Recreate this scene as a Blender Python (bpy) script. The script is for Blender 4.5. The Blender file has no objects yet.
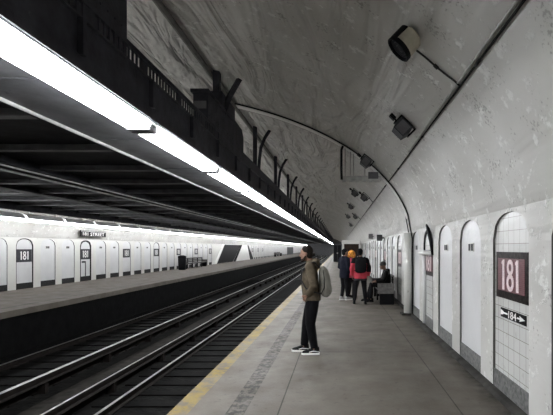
import bpy, bmesh, math, random
from mathutils import Vector, Matrix, Quaternion
random.seed(7)
S = bpy.context.scene
COL = S.collection
PI = math.pi
V = Vector

# ------------------------------------------------------------------ mesh builder
class MB:
    def __init__(self):
        self.v = []; self.f = []; self.m = []; self.sm = []
    def add(self, vs, fs, mi=0, smooth=False):
        b = len(self.v)
        self.v += [tuple(p) for p in vs]
        for f in fs:
            self.f.append(tuple(b + i for i in f)); self.m.append(mi); self.sm.append(smooth)
        return self
    def box(self, x0, x1, y0, y1, z0, z1, mi=0):
        vs = [(x, y, z) for z in (z0, z1) for y in (y0, y1) for x in (x0, x1)]
        fs = [(0, 2, 3, 1), (4, 5, 7, 6), (0, 1, 5, 4), (2, 6, 7, 3), (0, 4, 6, 2), (1, 3, 7, 5)]
        return self.add(vs, fs, mi)
    def bbox(self, x0, x1, y0, y1, z0, z1, bev=0.01, mi=0):
        bm = bmesh.new(); bmesh.ops.create_cube(bm, size=1)
        for v in bm.verts:
            v.co = V(((x0 + x1) / 2 + v.co.x * (x1 - x0), (y0 + y1) / 2 + v.co.y * (y1 - y0), (z0 + z1) / 2 + v.co.z * (z1 - z0)))
        bmesh.ops.bevel(bm, geom=bm.edges[:], offset=bev, segments=2, affect='EDGES', profile=0.7)
        bm.verts.index_update()
        self.add([v.co.copy() for v in bm.verts], [[v.index for v in f.verts] for f in bm.faces], mi)
        bm.free(); return self
    def prism(self, prof, axis, a, b, mi=0):
        # prof: closed 2D outline; axis 'x','y','z'; extruded from a to b
        n = len(prof)
        def P(p, t):
            return {'x': (t, p[0], p[1]), 'y': (p[0], t, p[1]), 'z': (p[0], p[1], t)}[axis]
        vs = [P(p, a) for p in prof] + [P(p, b) for p in prof]
        fs = [tuple(range(n - 1, -1, -1)), tuple(range(n, 2 * n))]
        fs += [(i, (i + 1) % n, n + (i + 1) % n, n + i) for i in range(n)]
        return self.add(vs, fs, mi)
    def tube(self, pts, r, n=10, mi=0, closed=False, caps=True, up=None, smooth=True):
        pts = [V(p) for p in pts]; k = len(pts)
        if not isinstance(r, (list, tuple)): r = [r] * k
        r = [(q, q) if not isinstance(q, (list, tuple)) else q for q in r]
        rings = []; prev = None
        for i in range(k):
            if closed: d = pts[(i + 1) % k] - pts[i - 1]
            elif i == 0: d = pts[1] - pts[0]
            elif i == k - 1: d = pts[-1] - pts[-2]
            else: d = (pts[i + 1] - pts[i]).normalized() + (pts[i] - pts[i - 1]).normalized()
            d.normalize()
            if prev is None:
                ref = V(up) if up is not None else (V((0, 0, 1)) if abs(d.z) < 0.9 else V((1, 0, 0)))
                a = (ref - d * ref.dot(d)).normalized()
            else:
                a = (prev - d * prev.dot(d)).normalized()
            prev = a; b = d.cross(a)
            rings.append([pts[i] + a * (r[i][0] * math.cos(2 * PI * j / n)) + b * (r[i][1] * math.sin(2 * PI * j / n)) for j in range(n)])
        vs = [p for ring in rings for p in ring]; fs = []
        for i in range(k if closed else k - 1):
            i2 = (i + 1) % k
            for j in range(n):
                j2 = (j + 1) % n
                fs.append((i * n + j, i * n + j2, i2 * n + j2, i2 * n + j))
        if caps and not closed:
            fs.append(tuple(range(n - 1, -1, -1))); fs.append(tuple((k - 1) * n + j for j in range(n)))
        return self.add(vs, fs, mi, smooth)
    def lathe(self, c, ax, prof, n=28, mi=0):
        q = V(ax).to_track_quat('Z', 'Y'); vs = []; k = len(prof)
        for a, r in prof:
            for j in range(n): vs.append(V(c) + q @ V((r * math.cos(2 * PI * j / n), r * math.sin(2 * PI * j / n), a)))
        fs = [(i * n + j, i * n + (j + 1) % n, (i + 1) * n + (j + 1) % n, (i + 1) * n + j) for i in range(k - 1) for j in range(n)]
        fs += [tuple(range(n - 1, -1, -1)), tuple((k - 1) * n + j for j in range(n))]
        return self.add(vs, fs, mi, False)
    def ell(self, c, r, rot=None, n=14, m=9, mi=0):
        c = V(c); vs = []; fs = []
        for i in range(m + 1):
            t = PI * i / m
            for j in range(n):
                p = V((r[0] * math.sin(t) * math.cos(2 * PI * j / n), r[1] * math.sin(t) * math.sin(2 * PI * j / n), r[2] * math.cos(t)))
                if rot is not None: p = rot @ p
                vs.append(c + p)
        for i in range(m):
            for j in range(n):
                j2 = (j + 1) % n
                fs.append((i * n + j, (i + 1) * n + j, (i + 1) * n + j2, i * n + j2))
        return self.add(vs, fs, mi, True)
    def mesh(self, name):
        me = bpy.data.meshes.new(name)
        me.from_pydata(self.v, [], self.f)
        me.polygons.foreach_set('material_index', self.m)
        me.polygons.foreach_set('use_smooth', self.sm)
        me.update()
        bm = bmesh.new(); bm.from_mesh(me)
        bmesh.ops.remove_doubles(bm, verts=bm.verts, dist=1e-5)
        bmesh.ops.recalc_face_normals(bm, faces=bm.faces)
        bm.to_mesh(me); bm.free()
        return me
    def build(self, name, mats, parent=None, loc=None, mesh=None):
        me = mesh or self.mesh(name)
        for mt in (mats if isinstance(mats, (list, tuple)) else [mats]): me.materials.append(mt)
        o = bpy.data.objects.new(name, me); COL.objects.link(o)
        if loc is not None: o.location = loc
        if parent is not None: o.parent = parent
        return o

def remesh(mb, voxel, smooth=4, fac=0.5):
    tmp = mb.build('temporary', [])
    r = tmp.modifiers.new('r', 'REMESH'); r.mode = 'VOXEL'; r.voxel_size = voxel; r.use_smooth_shade = True
    s = tmp.modifiers.new('s', 'SMOOTH'); s.iterations = smooth; s.factor = fac
    dg = bpy.context.evaluated_depsgraph_get(); dg.update()
    me = bpy.data.meshes.new_from_object(tmp.evaluated_get(dg))
    old = tmp.data
    bpy.data.objects.remove(tmp); bpy.data.meshes.remove(old)
    me.materials.clear()
    me.polygons.foreach_set('use_smooth', [True] * len(me.polygons))
    me.polygons.foreach_set('material_index', [0] * len(me.polygons))
    return me

def tag(o, label=None, cat=None, group=None, kind=None):
    if label: o['label'] = label
    if cat: o['category'] = cat
    if group: o['group'] = group
    if kind: o['kind'] = kind
    return o
def empty(name, loc=(0, 0, 0), rz=0):
    o = bpy.data.objects.new(name, None); COL.objects.link(o)
    o.location = loc; o.rotation_euler = (0, 0, rz); o.empty_display_size = 0.1
    return o
def copy_tree(o, parent=None):
    c = o.copy(); COL.objects.link(c)
    if parent is not None: c.parent = parent
    for ch in list(o.children): copy_tree(ch, c)
    return c
ORD = 'first second third fourth fifth sixth seventh eighth ninth tenth eleventh twelfth thirteenth fourteenth fifteenth sixteenth seventeenth eighteenth nineteenth twentieth'.split()
TENS = {2: 'twenty', 3: 'thirty', 4: 'forty', 5: 'fifty', 6: 'sixty', 7: 'seventy', 8: 'eighty', 9: 'ninety'}
def ordw(i):  # i from 0
    n = i + 1
    if n <= 20: return ORD[i]
    t, u = divmod(n, 10)
    if u == 0: return TENS[t][:-1] + 'ieth'
    return TENS[t] + '-' + ORD[u - 1]

# ------------------------------------------------------------------ materials
def mat(name, col, rough=0.6, metal=0.0, var=0.0, vscale=6.0, bump=0.0, bscale=30.0, spec=0.5, dirt=None):
    m = bpy.data.materials.new(name); m.use_nodes = True
    nt = m.node_tree; N = nt.nodes; L = nt.links
    b = N['Principled BSDF']
    b.inputs['Roughness'].default_value = rough; b.inputs['Metallic'].default_value = metal
    b.inputs['Specular IOR Level'].default_value = min(spec, 0.08 if max(col) < 0.1 else 0.3 if max(col) < 0.3 else spec)
    b.inputs['Base Color'].default_value = (*col, 1)
    tc = N.new('ShaderNodeTexCoord'); out = None
    if var > 0:
        no = N.new('ShaderNodeTexNoise'); no.inputs['Scale'].default_value = vscale; no.inputs['Detail'].default_value = 6
        L.new(tc.outputs['Object'], no.inputs['Vector'])
        cr = N.new('ShaderNodeValToRGB')
        cr.color_ramp.elements[0].position = 0.3; cr.color_ramp.elements[1].position = 0.7
        cr.color_ramp.elements[0].color = (*[c * (1 - var) for c in col], 1)
        cr.color_ramp.elements[1].color = (*[min(1, c * (1 + var)) for c in col], 1)
        L.new(no.outputs['Fac'], cr.inputs['Fac']); out = cr.outputs['Color']
    if dirt:
        dc, lo, hi, ds = dirt
        no = N.new('ShaderNodeTexNoise'); no.inputs['Scale'].default_value = ds; no.inputs['Detail'].default_value = 8; no.inputs['Roughness'].default_value = 0.7
        L.new(tc.outputs['Object'], no.inputs['Vector'])
        mr = N.new('ShaderNodeMapRange'); mr.inputs['From Min'].default_value = lo; mr.inputs['From Max'].default_value = hi
        L.new(no.outputs['Fac'], mr.inputs['Value'])
        mx = N.new('ShaderNodeMix'); mx.data_type = 'RGBA'
        L.new(mr.outputs['Result'], mx.inputs['Factor'])
        if out: L.new(out, mx.inputs['A'])
        else: mx.inputs['A'].default_value = (*col, 1)
        mx.inputs['B'].default_value = (*dc, 1); out = mx.outputs['Result']
    if out: L.new(out, b.inputs['Base Color'])
    if bump > 0:
        n2 = N.new('ShaderNodeTexNoise'); n2.inputs['Scale'].default_value = bscale; n2.inputs['Detail'].default_value = 5
        L.new(tc.outputs['Object'], n2.inputs['Vector'])
        bp = N.new('ShaderNodeBump'); bp.inputs['Strength'].default_value = bump; bp.inputs['Distance'].default_value = 0.02
        L.new(n2.outputs['Fac'], bp.inputs['Height']); L.new(bp.outputs['Normal'], b.inputs['Normal'])
    return m
def emis(name, col, strength):
    m = bpy.data.materials.new(name); m.use_nodes = True
    N = m.node_tree.nodes; b = N['Principled BSDF']
    b.inputs['Base Color'].default_value = (0.8, 0.8, 0.8, 1)
    b.inputs['Emission Color'].default_value = (*col, 1); b.inputs['Emission Strength'].default_value = strength
    return m

def tile_mat(name, col, grout, sx=0.15, sz=0.15, rough=0.25):
    # tiles laid on planes facing X: pattern runs along Y and Z
    m = mat(name, col, rough)
    nt = m.node_tree; N = nt.nodes; L = nt.links; b = N['Principled BSDF']
    tc = N.new('ShaderNodeTexCoord'); sp = N.new('ShaderNodeSeparateXYZ'); cb = N.new('ShaderNodeCombineXYZ')
    L.new(tc.outputs['Object'], sp.inputs[0]); L.new(sp.outputs['Y'], cb.inputs['X']); L.new(sp.outputs['Z'], cb.inputs['Y'])
    br = N.new('ShaderNodeTexBrick'); br.offset = 0.0; br.inputs['Scale'].default_value = 1.0
    br.inputs['Brick Width'].default_value = sx; br.inputs['Row Height'].default_value = sz
    br.inputs['Mortar Size'].default_value = 0.0035; br.inputs['Mortar Smooth'].default_value = 0.3
    br.inputs['Color1'].default_value = (*col, 1); br.inputs['Color2'].default_value = (*[c * 0.93 for c in col], 1)
    br.inputs['Mortar'].default_value = (*grout, 1)
    L.new(cb.outputs[0], br.inputs['Vector'])
    no = N.new('ShaderNodeTexNoise'); no.inputs['Scale'].default_value = 9; no.inputs['Detail'].default_value = 8
    L.new(tc.outputs['Object'], no.inputs['Vector'])
    mr = N.new('ShaderNodeMapRange'); mr.inputs['From Min'].default_value = 0.6; mr.inputs['From Max'].default_value = 0.75; mr.inputs['To Max'].default_value = 0.35
    L.new(no.outputs['Fac'], mr.inputs['Value'])
    mx = N.new('ShaderNodeMix'); mx.data_type = 'RGBA'; L.new(mr.outputs['Result'], mx.inputs['Factor'])
    L.new(br.outputs['Color'], mx.inputs['A']); mx.inputs['B'].default_value = (0.3, 0.28, 0.24, 1)
    L.new(mx.outputs['Result'], b.inputs['Base Color'])
    return m

M = {}
M['wall'] = mat('white_wall_paint', (0.62, 0.615, 0.58), 0.42, var=0.05, vscale=1.3, bump=0.25, bscale=9, dirt=((0.27, 0.26, 0.23), 0.63, 0.70, 7))
M['niche'] = mat('white_niche_paint', (0.60, 0.60, 0.60), 0.35, var=0.05, vscale=2.0, bump=0.2, bscale=12, dirt=((0.4, 0.39, 0.36), 0.66, 0.72, 6))
M['tile'] = tile_mat('white_square_tile', (0.56, 0.56, 0.54), (0.2, 0.18, 0.15))
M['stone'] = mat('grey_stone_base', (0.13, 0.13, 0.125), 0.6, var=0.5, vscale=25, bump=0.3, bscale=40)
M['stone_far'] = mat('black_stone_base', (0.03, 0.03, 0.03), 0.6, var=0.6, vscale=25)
M['jamb'] = mat('dark_niche_edge', (0.10, 0.097, 0.09), 0.7, var=0.4, vscale=5)  # niche reveals darker than the wall around them
M['jamb_far'] = mat('grey_niche_edge', (0.22, 0.22, 0.22), 0.7, var=0.4, vscale=5)
M['grime'] = mat('black_gutter_grime', (0.035, 0.033, 0.03), 0.7, var=0.6, vscale=4)
M['black'] = mat('black_paint', (0.006, 0.006, 0.007), 0.5, var=0.3, vscale=8)
M['steel'] = mat('dark_grey_steel_paint', (0.042, 0.042, 0.05), 0.5, var=0.35, vscale=5, bump=0.25, bscale=20, dirt=((0.13, 0.13, 0.13), 0.67, 0.74, 9))
M['deck'] = mat('sooty_deck_steel', (0.026, 0.026, 0.029), 0.65, var=0.4, vscale=3, bump=0.2, bscale=12)
M['flange'] = mat('grey_flange_steel', (0.115, 0.115, 0.12), 0.55, var=0.3, vscale=3, bump=0.2, bscale=14, dirt=((0.03, 0.03, 0.03), 0.62, 0.72, 7))
M['pipe'] = mat('pale_conduit', (0.4, 0.4, 0.38), 0.5, var=0.3, vscale=6)
M['darkpipe'] = mat('black_conduit', (0.02, 0.02, 0.02), 0.5, var=0.3, vscale=6)
M['housing'] = mat('white_enamel_housing', (0.75, 0.75, 0.74), 0.4, var=0.05)
M['rail'] = mat('worn_steel_rail', (0.6, 0.59, 0.57), 0.42, 0.9, var=0.2, vscale=3)
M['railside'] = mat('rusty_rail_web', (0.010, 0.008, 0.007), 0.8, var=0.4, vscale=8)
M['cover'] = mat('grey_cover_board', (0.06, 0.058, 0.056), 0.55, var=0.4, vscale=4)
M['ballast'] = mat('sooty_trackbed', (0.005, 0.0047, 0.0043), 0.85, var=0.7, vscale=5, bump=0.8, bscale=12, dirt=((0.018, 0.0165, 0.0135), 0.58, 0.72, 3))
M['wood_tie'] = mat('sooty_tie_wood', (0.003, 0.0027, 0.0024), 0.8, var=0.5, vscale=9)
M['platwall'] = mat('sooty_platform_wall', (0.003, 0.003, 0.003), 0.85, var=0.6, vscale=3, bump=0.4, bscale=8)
M['white'] = mat('white_paint_plain', (0.8, 0.79, 0.77), 0.5)
M['number'] = mat('pale_pink_mosaic', (0.72, 0.6, 0.6), 0.4, var=0.15, vscale=60)
M['maroon'] = mat('maroon_mosaic', (0.13, 0.04, 0.05), 0.35)
M['signframe'] = mat('dark_mosaic_border', (0.02, 0.016, 0.015), 0.3, var=0.9, vscale=22, dirt=((0.06, 0.075, 0.06), 0.6, 0.7, 14))
M['sign_grey'] = mat('dark_grey_sign', (0.055, 0.055, 0.06), 0.4, var=0.3, vscale=30)
M['beige'] = mat('aged_beige_enamel', (0.42, 0.39, 0.30), 0.5, var=0.15, vscale=12)
M['boxgrey'] = mat('dark_grey_box', (0.05, 0.052, 0.055), 0.5, var=0.2, vscale=14)
M['brown'] = mat('dark_brown_panel', (0.028, 0.019, 0.014), 0.5, var=0.3, vscale=4)
M['bench'] = mat('grey_worn_wood', (0.11, 0.105, 0.10), 0.6, var=0.35, vscale=12)

def mosaic(m, scale=70):
    nt = m.node_tree; N = nt.nodes; L = nt.links; b = N['Principled BSDF']
    tc = N.new('ShaderNodeTexCoord'); vo = N.new('ShaderNodeTexBrick'); vo.offset = 0.0
    vo.inputs['Scale'].default_value = 1; vo.inputs['Brick Width'].default_value = 0.021; vo.inputs['Row Height'].default_value = 0.021
    vo.inputs['Mortar Size'].default_value = 0.003
    vo.inputs['Color1'].default_value = (0.17, 0.05, 0.065, 1); vo.inputs['Color2'].default_value = (0.10, 0.03, 0.04, 1)
    vo.inputs['Mortar'].default_value = (0.16, 0.09, 0.09, 1)
    L.new(tc.outputs['Object'], vo.inputs['Vector']); L.new(vo.outputs['Color'], b.inputs['Base Color'])
mosaic(M['maroon'])

# vault paint: dull plaster with long wrinkles and scaly patches
def vault_mat(folds=1.0):
    m = mat('vault_plaster', (0.5, 0.49, 0.465), 0.45)
    nt = m.node_tree; N = nt.nodes; L = nt.links; b = N['Principled BSDF']
    tc = N.new('ShaderNodeTexCoord')
    mp = N.new('ShaderNodeMapping'); mp.inputs['Scale'].default_value = (1.5, 0.30, 1.5); mp.inputs['Rotation'].default_value = (0, 0, 0.08)
    L.new(tc.outputs['Object'], mp.inputs['Vector'])
    n1 = N.new('ShaderNodeTexNoise'); n1.inputs['Scale'].default_value = 1.1; n1.inputs['Detail'].default_value = 3; n1.inputs['Distortion'].default_value = 0.9
    L.new(mp.outputs['Vector'], n1.inputs['Vector'])
    n2 = N.new('ShaderNodeTexNoise'); n2.inputs['Scale'].default_value = 5.5; n2.inputs['Detail'].default_value = 9; n2.inputs['Roughness'].default_value = 0.65
    L.new(tc.outputs['Object'], n2.inputs['Vector'])
    mr = N.new('ShaderNodeMapRange'); mr.inputs['From Min'].default_value = 0.57; mr.inputs['From Max'].default_value = 0.64; L.new(n2.outputs['Fac'], mr.inputs['Value'])
    n3 = N.new('ShaderNodeTexNoise'); n3.inputs['Scale'].default_value = 0.7; n3.inputs['Detail'].default_value = 5; L.new(tc.outputs['Object'], n3.inputs['Vector'])
    cr = N.new('ShaderNodeValToRGB'); cr.color_ramp.elements[0].position = 0.3; cr.color_ramp.elements[1].position = 0.7
    cr.color_ramp.elements[0].color = (0.42, 0.41, 0.38, 1); cr.color_ramp.elements[1].color = (0.56, 0.555, 0.53, 1)
    L.new(n3.outputs['Fac'], cr.inputs['Fac'])
    mx = N.new('ShaderNodeMix'); mx.data_type = 'RGBA'; L.new(mr.outputs['Result'], mx.inputs['Factor'])
    L.new(cr.outputs['Color'], mx.inputs['A']); mx.inputs['B'].default_value = (0.66, 0.66, 0.63, 1)
    n4 = N.new('ShaderNodeTexNoise'); n4.inputs['Scale'].default_value = 30; n4.inputs['Detail'].default_value = 4; L.new(tc.outputs['Object'], n4.inputs['Vector'])
    n5 = N.new('ShaderNodeTexNoise'); n5.inputs['Scale'].default_value = 3.0; n5.inputs['Detail'].default_value = 5; L.new(tc.outputs['Object'], n5.inputs['Vector'])
    ad = N.new('ShaderNodeMath'); ad.operation = 'ADD'; L.new(n4.outputs['Fac'], ad.inputs[0]); L.new(n5.outputs['Fac'], ad.inputs[1])
    m4 = N.new('ShaderNodeMapRange'); m4.inputs['From Min'].default_value = 1.16; m4.inputs['From Max'].default_value = 1.26; m4.inputs['To Max'].default_value = 0.7; L.new(ad.outputs[0], m4.inputs['Value'])
    mx2 = N.new('ShaderNodeMix'); mx2.data_type = 'RGBA'; L.new(m4.outputs['Result'], mx2.inputs['Factor'])
    L.new(mx.outputs['Result'], mx2.inputs['A']); mx2.inputs['B'].default_value = (0.2, 0.195, 0.175, 1)
    L.new(mx2.outputs['Result'], b.inputs['Base Color'])
    b1 = N.new('ShaderNodeBump'); b1.inputs['Strength'].default_value = 0.9 * folds; b1.inputs['Distance'].default_value = 0.6 * folds
    sx = N.new('ShaderNodeSeparateXYZ'); L.new(tc.outputs['Object'], sx.inputs[0])
    fd = N.new('ShaderNodeMapRange'); fd.inputs['From Min'].default_value = 5.8; fd.inputs['From Max'].default_value = 7.1; fd.inputs['To Min'].default_value = 1.0; fd.inputs['To Max'].default_value = 0.07
    m_a = N.new('ShaderNodeMath'); m_a.operation = 'ADD'; m_a.inputs[1].default_value = 5.79; L.new(sx.outputs['X'], m_a.inputs[0])
    m_b = N.new('ShaderNodeMath'); m_b.operation = 'ABSOLUTE'; L.new(m_a.outputs[0], m_b.inputs[0])
    L.new(m_b.outputs[0], fd.inputs['Value'])
    ml = N.new('ShaderNodeMath'); ml.operation = 'MULTIPLY'; L.new(n1.outputs['Fac'], ml.inputs[0]); L.new(fd.outputs['Result'], ml.inputs[1])
    L.new(ml.outputs[0], b1.inputs['Height'])
    b2 = N.new('ShaderNodeBump'); b2.inputs['Strength'].default_value = 0.35; b2.inputs['Distance'].default_value = 0.03
    L.new(mr.outputs['Result'], b2.inputs['Height']); L.new(b1.outputs['Normal'], b2.inputs['Normal'])
    L.new(b2.outputs['Normal'], b.inputs['Normal'])
    return m
M['vault'] = vault_mat()
M['wall_v'] = vault_mat()

# platform concrete: slabs scored in squares, stains, worn yellow edge, dark scabbled strip
def platform_mat(near=True):
    m = mat('platform_concrete', (0.2, 0.18, 0.16), 0.5)
    nt = m.node_tree; N = nt.nodes; L = nt.links; b = N['Principled BSDF']
    tc = N.new('ShaderNodeTexCoord'); sp = N.new('ShaderNodeSeparateXYZ'); L.new(tc.outputs['Object'], sp.inputs[0])
    def math_(op, a, c=None, clamp=False):
        n = N.new('ShaderNodeMath'); n.operation = op; n.use_clamp = clamp
        for i, q in enumerate((a, c)):
            if q is None: continue
            if isinstance(q, (int, float)): n.inputs[i].default_value = q
            else: L.new(q, n.inputs[i])
        return n.outputs[0]
    def noise(scale, detail=6, rough=0.6):
        n = N.new('ShaderNodeTexNoise'); n.inputs['Scale'].default_value = scale; n.inputs['Detail'].default_value = detail; n.inputs['Roughness'].default_value = rough
        L.new(tc.outputs['Object'], n.inputs['Vector']); return n.outputs['Fac']
    def rng(val, a, c, lo=0.0, hi=1.0):
        n = N.new('ShaderNodeMapRange'); n.inputs['From Min'].default_value = a; n.inputs['From Max'].default_value = c
        n.inputs['To Min'].default_value = lo; n.inputs['To Max'].default_value = hi; L.new(val, n.inputs['Value']); return n.outputs['Result']
    def mix(fac, A, B):
        n = N.new('ShaderNodeMix'); n.data_type = 'RGBA'; L.new(fac, n.inputs['Factor'])
        for k, q in (('A', A), ('B', B)):
            if isinstance(q, tuple): n.inputs[k].default_value = (*q, 1)
            else: L.new(q, n.inputs[k])
        return n.outputs['Result']
    X, Y = sp.outputs['X'], sp.outputs['Y']; PK = 1.3 if near else 1.6
    cr = N.new('ShaderNodeValToRGB'); cr.color_ramp.elements[0].position = 0.25; cr.color_ramp.elements[1].position = 0.75
    cr.color_ramp.elements[0].color = (*[c * PK for c in (0.051, 0.0445, 0.036)], 1); cr.color_ramp.elements[1].color = (*[c * PK for c in (0.095, 0.084, 0.070)], 1)
    L.new(noise(1.4, 8, 0.65), cr.inputs['Fac']); col = cr.outputs['Color']
    col = mix(rng(noise(9, 6), 0.6, 0.72, 0, 0.5), col, (0.022, 0.02, 0.017))
    col = mix(rng(noise(26, 3), 0.68, 0.74, 0, 0.5), col, (0.12, 0.11, 0.095))
    if near:
        def band(a, c):  # 1 inside a<X<c
            return math_('MULTIPLY', math_('GREATER_THAN', X, a), math_('LESS_THAN', X, c))
        # joints
        jx = math_('LESS_THAN', math_('ABSOLUTE', math_('ADD', X, 0.645)), 0.008)
        jx2 = math_('LESS_THAN', math_('ABSOLUTE', math_('SUBTRACT', X, 1.30)), 0.008)
        fy = math_('ABSOLUTE', math_('SUBTRACT', math_('MODULO', math_('ADD', Y, 21.51), 3.0), 1.5))
        jy = math_('LESS_THAN', fy, 0.009)
        jy = math_('MULTIPLY', jy, math_('GREATER_THAN', X, -1.02))
        j = math_('MAXIMUM', math_('MAXIMUM', jx, jx2), jy)
        col = mix(math_('MULTIPLY', j, 0.75), col, (0.013, 0.012, 0.011))
        rough = math_('MULTIPLY', band(-1.2, -1.0), rng(noise(11, 6, 0.75), 0.42, 0.55))
        col = mix(math_('MULTIPLY', rough, 0.8), col, (0.012, 0.011, 0.010))
        yel = math_('MULTIPLY', band(-1.9, -1.6), rng(noise(5, 8, 0.75), 0.42, 0.58, 0.06, 0.85))
        col = mix(yel, col, (0.20, 0.14, 0.028))
        gut = math_('MULTIPLY', rng(X, 1.55, 1.85), rng(noise(4, 7, 0.7), 0.25, 0.6))
        col = mix(gut, col, (0.010, 0.009, 0.008))
    else:
        e = math_('MULTIPLY', math_('GREATER_THAN', X, -9.75), math_('LESS_THAN', X, -9.68))
        col = mix(math_('MULTIPLY', e, 0.6), col, (0.02, 0.018, 0.016))
    L.new(col, b.inputs['Base Color'])
    L.new(rng(noise(2.2, 5), 0.3, 0.7, 0.55, 0.8), b.inputs['Roughness']); b.inputs['Specular IOR Level'].default_value = 0.2
    bp = N.new('ShaderNodeBump'); bp.inputs['Strength'].default_value = 0.25; bp.inputs['Distance'].default_value = 0.01
    L.new(noise(35, 5), bp.inputs['Height']); L.new(bp.outputs['Normal'], b.inputs['Normal'])
    return m
M['plat'] = platform_mat(True)
M['plat2'] = platform_mat(False)
M['tube_near'] = emis('lit_fluorescent_tube', (0.93, 0.96, 1.0), 17.0)
M['tube_up'] = emis('lit_tube_upper', (1.0, 0.98, 0.94), 12.5)
M['tube_far'] = emis('lit_fluorescent_tube_far', (0.96, 0.97, 1.0), 11.5)

# ------------------------------------------------------------------ dimensions
XW, XF = 1.93, -13.51           # faces of the two side walls
PE, PF = -1.81, -9.15           # platform edges
YA, YB = -7.0, 160.0            # extent of the station
CX, AX, ZC, BZ = (XW + XF) / 2, (XW - XF) / 2, 1.95, 3.9
def vz(x):  # underside height of the vault
    t = (x - CX) / AX
    return ZC + BZ * math.sqrt(max(0.0, 1 - t * t))
def vnorm(x):
    z = vz(x); n = V((-(x - CX) / AX ** 2, 0, -(z - ZC) / BZ ** 2)); return n.normalized()

# ------------------------------------------------------------------ setting
b = MB(); b.box(PE, XW + 0.4, YA, YB, -0.18, 0)
tag(b.build('floor', M['plat']), 'worn grey concrete platform with a faded yellow edge stripe', kind='structure')
b = MB(); b.box(XF - 0.4, PF, YA, YB, -0.18, 0)
tag(b.build('floor', M['plat2']), 'concrete platform on the other side of the tracks', kind='structure')
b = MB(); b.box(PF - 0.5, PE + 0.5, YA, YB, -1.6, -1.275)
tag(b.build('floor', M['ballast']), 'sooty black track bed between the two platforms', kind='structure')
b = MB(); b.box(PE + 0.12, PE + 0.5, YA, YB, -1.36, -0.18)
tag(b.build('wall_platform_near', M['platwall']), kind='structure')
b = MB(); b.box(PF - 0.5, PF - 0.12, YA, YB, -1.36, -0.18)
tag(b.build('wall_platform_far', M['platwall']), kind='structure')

ZT = 2.2; ZS = 1.86; RISE = 0.30; REC = 0.03
def arch_z(u):  # u in -1..1
    return ZS + RISE * math.sqrt(max(0, 1 - abs(u) ** 2.3))
def alcove_wall(name, xw, sgn, starts, width, pitch, y_from, y_to, sign_every, mats, label):
    """sgn +1: niches go towards +X (the near wall), -1 towards -X. mats: paint, niche, tile, stone, jamb"""
    b = MB(); xb = xw + sgn * REC
    def q(p, mi=0): b.add(p, [tuple(range(len(p)))], mi)
    def plain(a, c):
        if c - a > 1e-4: q([(xw, a, 0), (xw, c, 0), (xw, c, ZT), (xw, a, ZT)])
    y = y_from; n = 14
    for k, a in starts:
        c = a + width
        plain(y, a); y = c
        us = [-1 + 2 * i / n for i in range(n + 1)]
        for i in range(n):
            ya, yb = a + width * (us[i] + 1) / 2, a + width * (us[i + 1] + 1) / 2
            za, zb = arch_z(us[i]), arch_z(us[i + 1])
            q([(xw, ya, za), (xw, yb, zb), (xw, yb, ZT), (xw, ya, ZT)])
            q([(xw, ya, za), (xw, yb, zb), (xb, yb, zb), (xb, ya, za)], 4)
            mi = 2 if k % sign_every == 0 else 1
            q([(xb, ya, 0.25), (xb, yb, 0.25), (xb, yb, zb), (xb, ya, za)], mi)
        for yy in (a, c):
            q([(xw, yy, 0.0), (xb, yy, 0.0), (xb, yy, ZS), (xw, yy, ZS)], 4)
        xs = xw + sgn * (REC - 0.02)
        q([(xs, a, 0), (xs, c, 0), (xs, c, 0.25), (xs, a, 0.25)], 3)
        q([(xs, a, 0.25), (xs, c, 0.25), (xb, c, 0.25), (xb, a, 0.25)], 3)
    plain(y, y_to)
    # back skin so that the wall is a solid
    xk = xw + sgn * 0.3
    q([(xk, y_from, 0), (xk, y_to, 0), (xk, y_to, ZT), (xk, y_from, ZT)])
    o = b.build(name, mats); tag(o, label, kind='structure'); return o
PITCH, AW = 1.43, 0.98
R0 = 4.22                      # near jamb of the alcove with the large red number sign
right_starts = [(k, R0 + PITCH * k) for k in range(-7, 100) if R0 + PITCH * k > YA + 0.5]
L0 = 17.36
left_starts = [(k, L0 + PITCH * k) for k in range(-16, 98) if not (43.5 < L0 + PITCH * k < 62)]
alcove_wall('wall_right', XW, 1, right_starts, AW, PITCH, YA, YB, 3, [M['wall_v'], M['niche'], M['tile'], M['stone'], M['jamb']], 'white painted wall of arched niches along the near platform')
alcove_wall('wall_left', XF, -1, left_starts, AW, PITCH, YA, YB, 3, [M['wall'], M['niche'], M['niche'], M['stone_far'], M['jamb_far']], 'white painted wall of arched niches across the tracks')

# vault
b = MB(); n = 90
ang0 = math.asin((ZT + 0.12 - ZC) / BZ)
prof = [(XW, ZT)] + [(CX + AX * math.cos(ang0 + (PI - 2 * ang0) * i / n), ZC + BZ * math.sin(ang0 + (PI - 2 * ang0) * i / n)) for i in range(n + 1)] + [(XF, ZT)]
ys = [YA + (YB - YA) * i / 60 for i in range(61)]
vs = [(p[0], y, p[1]) for y in ys for p in prof]; w = len(prof)
b.add(vs, [(i * w + j, i * w + j + 1, (i + 1) * w + j + 1, (i + 1) * w + j) for i in range(60) for j in range(w - 1)], 0, True)
tag(b.build('ceiling', M['vault']), 'grey wrinkled plaster barrel vault over the whole station', kind='structure')
for nm, y0, y1 in (('wall_back', YA - 0.3, YA), ('wall_end', YB, YB + 0.3)):
    b = MB(); b.prism([(XW + .3, -1.6), (XW + .3, ZT)] + prof[1:-1] + [(XF - .3, ZT), (XF - .3, -1.6)], 'y', y0, y1)
    tag(b.build(nm, M['flange'] if nm == 'wall_end' else M['wall']), kind='structure')

# dirty gutter kerb along the foot of the near wall
b = MB(); b.prism([(XW - 0.10, 0), (XW - 0.06, 0.03), (XW, 0.045), (XW, 0)], 'y', YA, 60)
tag(b.build('baseboard_right', M['grime']), kind='structure')

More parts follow.
